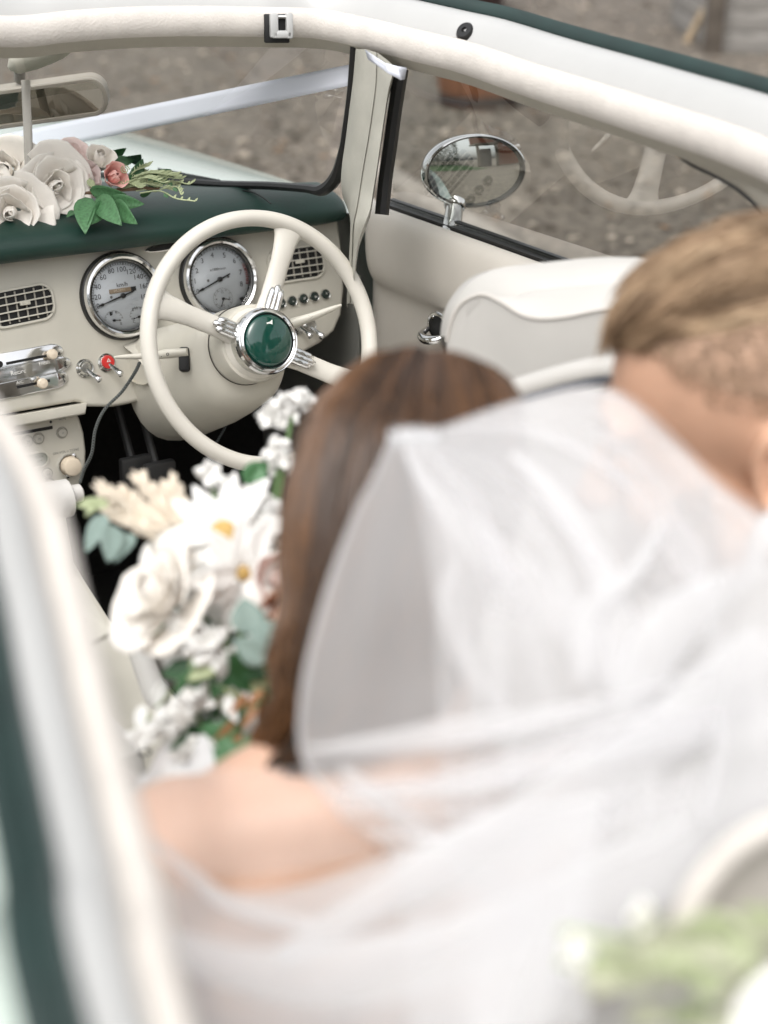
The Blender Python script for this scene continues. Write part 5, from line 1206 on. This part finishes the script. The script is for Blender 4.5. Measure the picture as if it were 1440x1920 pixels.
part('jacket', remesh(jk, .006, 8), mat('stone_suit', (.24,.22,.185), .85, var=.1, vscale=60, bump=.3, bscale=400), GR_, angle=0)
part('shirt_collar', M().lathe(lerp(gn, GP(0,-.03,-.05), .18), (GP(0,-.03,-.05)-gn), [(.070,-.02),(.072,.0),(.070,.018),(.066,.018)], 30), mat('white_shirt', (.75,.75,.75), .7), GR_)
for x in (-1, 1):
    part('eyebrow', M().tube([GP(x*q, .0775+.018*sqrt(1-(q/.052)**2), .026+.004*sin((q-.012)*60)) for q in (.012,.022,.034,.046)], [.002,.0035,.003,.0015], 8), mat('brow_hair', (.14,.075,.035), .7), GR_)
    part('eyelash', M().tube([GP(x*q, .0935-.004*abs(q-.03)*30, -.006) for q in (.016,.025,.035,.044)], .0016, 6), mat('lash', (.03,.018,.012), .7), GR_)
# hair: scalp cap, long swept top, short faded sides, stubble
GHC = [mat('light_brown_hair_%d' % k, c, .45, spec=.35) for k, c in enumerate(((.23,.15,.088),(.34,.23,.14),(.12,.075,.042),(.46,.33,.21)))]
gs = random.Random(9); S_ = [M() for _ in range(4)]; hs_ = 1.14
def skullp(az, el, k=1.0):
    d = V((sin(az)*cos(el), cos(az)*cos(el), sin(el)))
    return GP(.0765*d.x*k, -.012+.0965*d.y*k, .030+.0865*d.z*k), (gr*d.x/.0765+gf*d.y/.0965+gu*d.z/.0865).normalized()
capm = M(); rows = []
for i in range(97):
    az = -pi + 2*pi*i/96
    lo = interp(abs(az), [0,.5,.9,1.25,1.7,2.4,3.15], [.62,.60,.46,.22,.0,-.32,-.45])
    rows.append([skullp(az, lerp(lo, pi/2-.001, j/16), 1.0005+.032*min(1, max(0, (lerp(lo, pi/2, j/16)-.35)/.5)))[0] for j in range(17)])
capm.grid(rows, cu=False); part('hair_cap', capm, mat('short_hair_scalp', (.42,.27,.185), .6, var=.25, vscale=120, bump=.5, bscale=400), GR_, angle=0)
for k in range(14000):
    az = gs.uniform(-pi, pi); el_ = math.asin(gs.uniform(-.48, 1)); lo = interp(abs(az), [0,.5,.9,1.25,1.7,2.4,3.15], [.60,.58,.40,.08,-.14,-.44,-.52])
    if el_ < lo: continue
    p, n_ = skullp(az, el_, 1.02)
    topness = min(1, max(0, (sin(el_)-.50)/.26)); topness = max(topness, (1-abs(az)/1.0)*.9 if abs(az) < 1.0 and el_ > .5 else 0)
    nz = noise.noise(p*38); L = lerp(.0055, .054, topness)*(.55 if (abs(az) < .75 and el_ < .85) else 1)*gs.uniform(.7, 1.15)
    sweep = (gf*.85 - gr*.25 + gu*.10)               # brushed forward over the brow
    sweep = (sweep - n_*sweep.dot(n_)).normalized() if topness > .15 else (-gu*.8 - gf*.5)
    sweep = (sweep - n_*sweep.dot(n_)*.8).normalized()
    wv = (gr*gs.uniform(-.2,.2) + gf*gs.uniform(-.2,.2)) + (gr*noise.noise(p*22+V((5,0,0))) + gf*noise.noise(p*22))*.35; wv += n_*.5*nz
    if topness < .25: wv = wv*.12; L *= .6
    pts = []
    for j in range(6):
        u = j/5; lift = (.62*u - .72*u*u)*lerp(.35, 1.0, topness)
        pts.append(p + n_*L*lift + (sweep+wv*.6)*L*(u**1.3)*.95)
    c_ = (gs.choice((1,1,0)) if topness < .2 else (lambda q: gs.choice((1,3,3)) if q > .2 else gs.choice((2,0)) if q < -.2 else gs.choice((0,1)))(noise.noise(V((p.dot(gr)*70, p.dot(gu)*70, p.dot(gf)*9)))+gs.gauss(0,.12)))
    S_[c_].tube(pts, [(.6 if topness < .25 else 1)*q_ for q_ in (.0010,.0011,.0010,.0009,.0007,.0003)], 3, cap=False)
for k in range(4): part('hair_strands', S_[k], GHC[k], GR_, angle=0, kind='stuff')
bd = M()
for k in range(2600):
    x = gs.choice((-1, 1))*gs.uniform(0,1); a = gs.uniform(0, 1)
    az = x*1.45; p0 = GP(.0, .022, -.055); d = V((sin(az), cos(az), 0)); zz = gs.uniform(-.100,-.055+.045*abs(x))
    rx = .064; ry = .076
    p = GP(rx*d.x*(1-.25*max(0, (-zz-.075)/.03)), .024+ry*d.y*(1-.2*max(0, (-zz-.085)/.02)), zz); n_ = (gr*d.x+gf*d.y-gu*.3).normalized()
    bd.tube([p, p+n_*.004-gu*.003], [.0007,.0003], 3, cap=False)
part('stubble', bd, mat('stubble_hair', (.16,.085,.045), .7), GR_, angle=0, kind='stuff')

# ================================================================== VEIL (worn by the bride)
K = [[(735,822,1.06),(668,960,1.035),(612,1110,1.02),(568,1290,1.01),(572,1430,1.0),(650,1535,.97),(740,1620,.93),(770,1960,.84)],
     [(742,822,1.055),(735,960,1.02),(722,1110,1.0),(700,1290,1.0),(690,1430,.99),(745,1560,.96),(810,1720,.90),(830,1990,.82)],
     [(754,820,1.055),(815,950,1.02),(858,1100,1.0),(885,1260,1.0),(900,1410,.99),(900,1590,.95),(900,1770,.89),(900,1960,.83)],
     [(768,818,1.055),(900,920,1.03),(1000,1050,1.01),(1070,1200,1.0),(1110,1340,.99),(1120,1500,.95),(1090,1670,.90),(1050,1830,.85)],
     [(784,816,1.06),(960,860,1.06),(1120,960,1.03),(1220,1090,1.0),(1290,1220,.98),(1320,1370,.95),(1300,1520,.92),(1270,1670,.88)],
     [(800,816,1.065),(985,752,1.12),(1130,735,1.085),(1250,835,1.02),(1340,920,1.0),(1440,1000,.98),(1560,1150,.95),(1640,1380,.92)]]
def veil_layer(nu, nv, amp, seed, off, lo=0.0, hi=1.0, end=1.0, freq=(7,3)):
    r = random.Random(seed); p1, p2, p3 = r.uniform(0,6.28), r.uniform(0,6.28), r.uniform(0,6.28)
    KC = [crom([dep(*q) for q in k], nv) for k in K]
    rows = []; dens = []
    for j in range(nv+1):
        v = j/nv; col = crom([k[min(nv, int(round(j*end)))] for k in KC], nu); row = []
        for i in range(nu+1):
            u = lerp(lo, hi, i/nu); q = u*nu; a = min(nu-1, int(q)); p = lerp(col[a], col[a+1], q-a)
            f = min(1, v*3)*(.25+.75*v)
            dd = amp*f*(sin(freq[0]*2*pi*u*.5 + p1 + 2.2*v + 1.6*noise.noise(V((u*3, v*2, seed)))) + .6*sin(freq[0]*2*pi*u*1.15 + p2 - 3*v + 2*noise.noise(V((u*2+5, v*3, seed)))) + .8*sin(freq[1]*pi*(v*1.6 - u*.9) + p3 + 2.5*noise.noise(V((u*2, v*2, seed+9)))))
            row.append(p - Fw*(off*min(1, v*2.5) + dd)); dens.append(1.0)
        rows.append(row)
    m = M(); m.grid(rows); return m
def vpart(name, mb, m, edge=None):
    return part(name, mb, m, VE, angle=0)
VE = bpy.data.objects.new('veil', None); reg(VE, BR_, Matrix.Translation(dep(760,820,1.05)))
vpart('tulle_layer', veil_layer(150, 110, .007, 1, .004, freq=(4,2)), veil_mat('tulle_front', .45))
vpart('tulle_layer', veil_layer(150, 110, .010, 2, .020, .33, .97, freq=(4,3)), veil_mat('tulle', .38))
vpart('tulle_layer', veil_layer(140, 100, .012, 5, .034, .38, 1.0, freq=(5,3)), veil_mat('tulle', .40))
LT = [[(235,1560,.985),(330,1635,.975),(430,1675,.97),(560,1660,.965),(735,1590,.955),(900,1530,.945),(1120,1470,.94)],
      [(255,1690,.93),(345,1740,.925),(450,1770,.92),(580,1760,.915),(740,1720,.905),(900,1670,.90),(1110,1610,.90)],
      [(275,1830,.86),(370,1860,.86),(480,1880,.86),(620,1880,.855),(780,1850,.85),(930,1810,.85),(1100,1740,.85)],
      [(285,1990,.80),(380,2000,.80),(500,2010,.80),(650,2010,.80),(800,1990,.80),(950,1960,.80),(1100,1900,.80)]]
def low_layer(off, amp, seed, nu=120, nv=60):
    R_ = [crom([dep(*q) for q in r], nu) for r in LT]; rows = []
    for j in range(nv+1):
        row = crom([r[0] for r in R_], nv)
        rows.append([])
    cols = [crom([r[i] for r in R_], nv) for i in range(nu+1)]
    return M().grid([[cols[i][j] - Fw*(off + amp*(sin(i*.11+2.6*noise.noise(V((i*.02,j*.03,seed)))+j*.10) + .7*sin(i*.05-j*.16+seed))) for i in range(nu+1)] for j in range(nv+1)])
vpart('tulle_layer', low_layer(0, .006, 3), veil_mat('tulle', .38)); vpart('tulle_layer', low_layer(.018, .008, 8), veil_mat('tulle', .38))
def fold(pts, w0, w1, m, n=60):
    L = crom([dep(*p) for p in pts], n); rows = []
    for i in range(n+1):
        t = (L[min(i+1,n)]-L[max(0,i-1)]).normalized(); q = t.cross(Fw).normalized(); wd = lerp(w0, w1, i/n)*(.75+.3*noise.noise(L[i]*14))*sin(pi*(.06+.9*i/n))**.4
        rows.append([L[i] + q*(wd*cos(a)) - Fw*(wd*.35*sin(a)) for a in [2*pi*k/14 for k in range(14)]])
    return M().grid(rows, cv=True)
TF = veil_mat('tulle_gather', .24)
for pts, a, b in (([(760,845,1.035),(800,910,1.02),(885,1005,1.0),(1010,1110,.985),(1130,1230,.965),(1250,1320,.95)], .006, .024),
    ([(575,1405,.985),(700,1392,.975),(860,1372,.965),(1020,1352,.955),(1200,1345,.945),(1440,1380,.93)], .006, .022),
    ([(640,1440,.975),(760,1540,.955),(900,1640,.93),(1040,1740,.89)], .008, .018),
    ([(1440,1200,.93),(1250,1380,.93),(1000,1540,.92),(760,1660,.90),(520,1800,.85)], .030, .016),
    ([(960,850,1.04),(1040,930,1.01),(1120,1060,.985),(1160,1180,.965),(1150,1290,.95)], .006, .020),
    ([(1250,960,.985),(1200,1060,.97),(1110,1150,.965),(1090,1280,.955)], .005, .018),
    ([(1440,1060,.95),(1330,1120,.95),(1240,1200,.945),(1160,1340,.94)], .012, .026),
    ([(860,1040,1.0),(835,1120,.99),(870,1230,.985),(940,1330,.975)], .003, .012),
    ([(285,1575,.955),(360,1640,.94),(440,1700,.92),(600,1740,.89)], .004, .012),
    ([(300,1770,.89),(520,1830,.86),(800,1800,.86),(1050,1700,.88),(1300,1560,.90)], .022, .028)):
    part('tulle_fold', fold(pts, a, b, TF), veil_mat('tulle_bunched', .42), VE, angle=0)
vr = random.Random(12)
KF = [crom([dep(*q) for q in k], 60) for k in K]
for q in range(10):
    u0 = vr.uniform(.45, .98); u1 = min(1.0, max(.4, u0+vr.uniform(-.14,.06))); v1 = vr.uniform(.55, .95); v0 = vr.uniform(.02,.25)
    L = []
    for i in range(41):
        v = lerp(v0, v1, i/40); u = lerp(u0, u1, (i/40)**1.3)+.012*sin(i*.16+q); x = max(0, min(4.999, u*5)); a = int(x)
        row = [k[int(v*60)] for k in KF]; cc = crom(row, 50); L.append(cc[min(50, int(u*50))] if 0 <= u <= 1 else cc[0])
    L = crom(L[::5], 50)
    w1 = vr.uniform(.004,.011); rows = []
    for i in range(51):
        t = (L[min(i+1,50)]-L[max(0,i-1)]).normalized(); qv = t.cross(Fw).normalized(); wd = w1*(.25+.75*i/50)*sin(pi*(.04+.92*i/50))**.5
        rows.append([L[i] - Fw*.028 + qv*(wd*cos(b)) - Fw*(wd*.5*sin(b)) for b in [2*pi*z/12 for z in range(12)]])
    part('tulle_fold', M().grid(rows, cv=True), TF, VE, angle=0)
for q in range(9):
    y0 = vr.uniform(1400, 1640); x0 = 560 + (y0-1400)*.8; y1 = y0 - vr.uniform(40, 330); dd_ = .965 - (y0-1400)*.00018
    L = crom([dep(x0, y0, dd_), dep(lerp(x0,1440,.3), lerp(y0,y1,.22)+15, dd_-.015), dep(lerp(x0,1440,.65), lerp(y0,y1,.6)+10, dd_-.022), dep(1445, y1, dd_-.02)], 50)
    w1 = vr.uniform(.004,.010)
    part('tulle_fold', M().grid([[L[i] + (L[min(i+1,50)]-L[max(0,i-1)]).normalized().cross(Fw).normalized()*(w1*(.3+.7*i/50)*cos(b)) - Fw*(w1*.5*sin(b)) for b in [2*pi*z/12 for z in range(12)]] for i in range(51)], cv=True), TF, VE, angle=0)
SHV = [[(235,1470,1.03),(330,1448,1.03),(470,1440,1.02),(580,1440,1.005)],[(240,1540,1.01),(340,1530,1.005),(480,1520,.995),(640,1530,.985)],[(245,1620,.985),(345,1640,.98),(500,1640,.975),(720,1600,.955)]]
SR = [crom([dep(*q) for q in r], 40) for r in SHV]
part('tulle_layer', M().grid([crom([r[i] for r in SR], 30) for i in range(41)]), veil_mat('tulle_single', .18), VE, angle=0)
for pts, r_ in (([(735,822,1.058),(700,900,1.04),(668,960,1.033),(612,1110,1.018),(568,1290,1.008),(572,1430,.998),(650,1535,.968)], .0016), ([(800,816,1.063),(985,752,1.118),(1130,735,1.083),(1250,835,1.018),(1340,920,.998),(1440,1000,.978),(1560,1150,.948)], .0022)):
    vpart('hem', M().tube(crom([dep(*p) for p in pts], 60), r_, 6), veil_mat('tulle', .40))

# ================================================================== greenery on the rear deck (bottom right corner)
OLIVE = mat('olive_sprig', (.44,.45,.32), .6, var=.25, vscale=20); LM['olive'] = raw_mesh('leaf', bend_leaf(1, .12, 8, .3, .1), OLIVE, .01)
G2 = empty('flower_garland', dep(1330,1850,.74), 'pale green trailing garland with a white bloom on the rear deck at the bottom right', 'flowers', 'wedding garlands')
rs = random.Random(17)
for k in range(60):
    a = V((rs.uniform(1180,1480), rs.uniform(1740,1930), rs.uniform(.70,.77))); an = rs.uniform(-2.9, .2) if k % 3 else rs.uniform(2.6, 3.4); L_ = rs.uniform(50, 130)
    leafset(G2, LM['olive'] if k % 4 else LM['pale'], dep(a.x, a.y, a.z), dep(a.x+cos(an)*L_, a.y+sin(an)*L_*.55, a.z+rs.uniform(-.02,.02)), rs.uniform(-1,1), wid=rs.uniform(.9,1.6))
for k in range(7):
    y0 = rs.uniform(1760, 1900); part('trailing_stem', M().tube(crom([dep(1080+rs.uniform(-40,60), y0-20, .77), dep(1200, y0, .75), dep(1340, y0+rs.uniform(-50,10), .74), dep(1430, y0+rs.uniform(0,60), .73)], 14), .0022, 6), LEAFL, G2)
c = dep(1085,1800,.76); floret(G2, c, .012, 71, 9); c = dep(1205,1720,.78); floret(G2, c, .010, 72, 9)
c = dep(1515,1965,.70); rose(G2, c, toC(c), .030, P_WHITE, 7, seed=41)
for k in range(8): leafset(G2, LM['deep'], dep(1340+k*14, 1925, .73), dep(1330+k*18, 1880+8*(k%3), .73), .3*(k%4)-.5, wid=1.4)
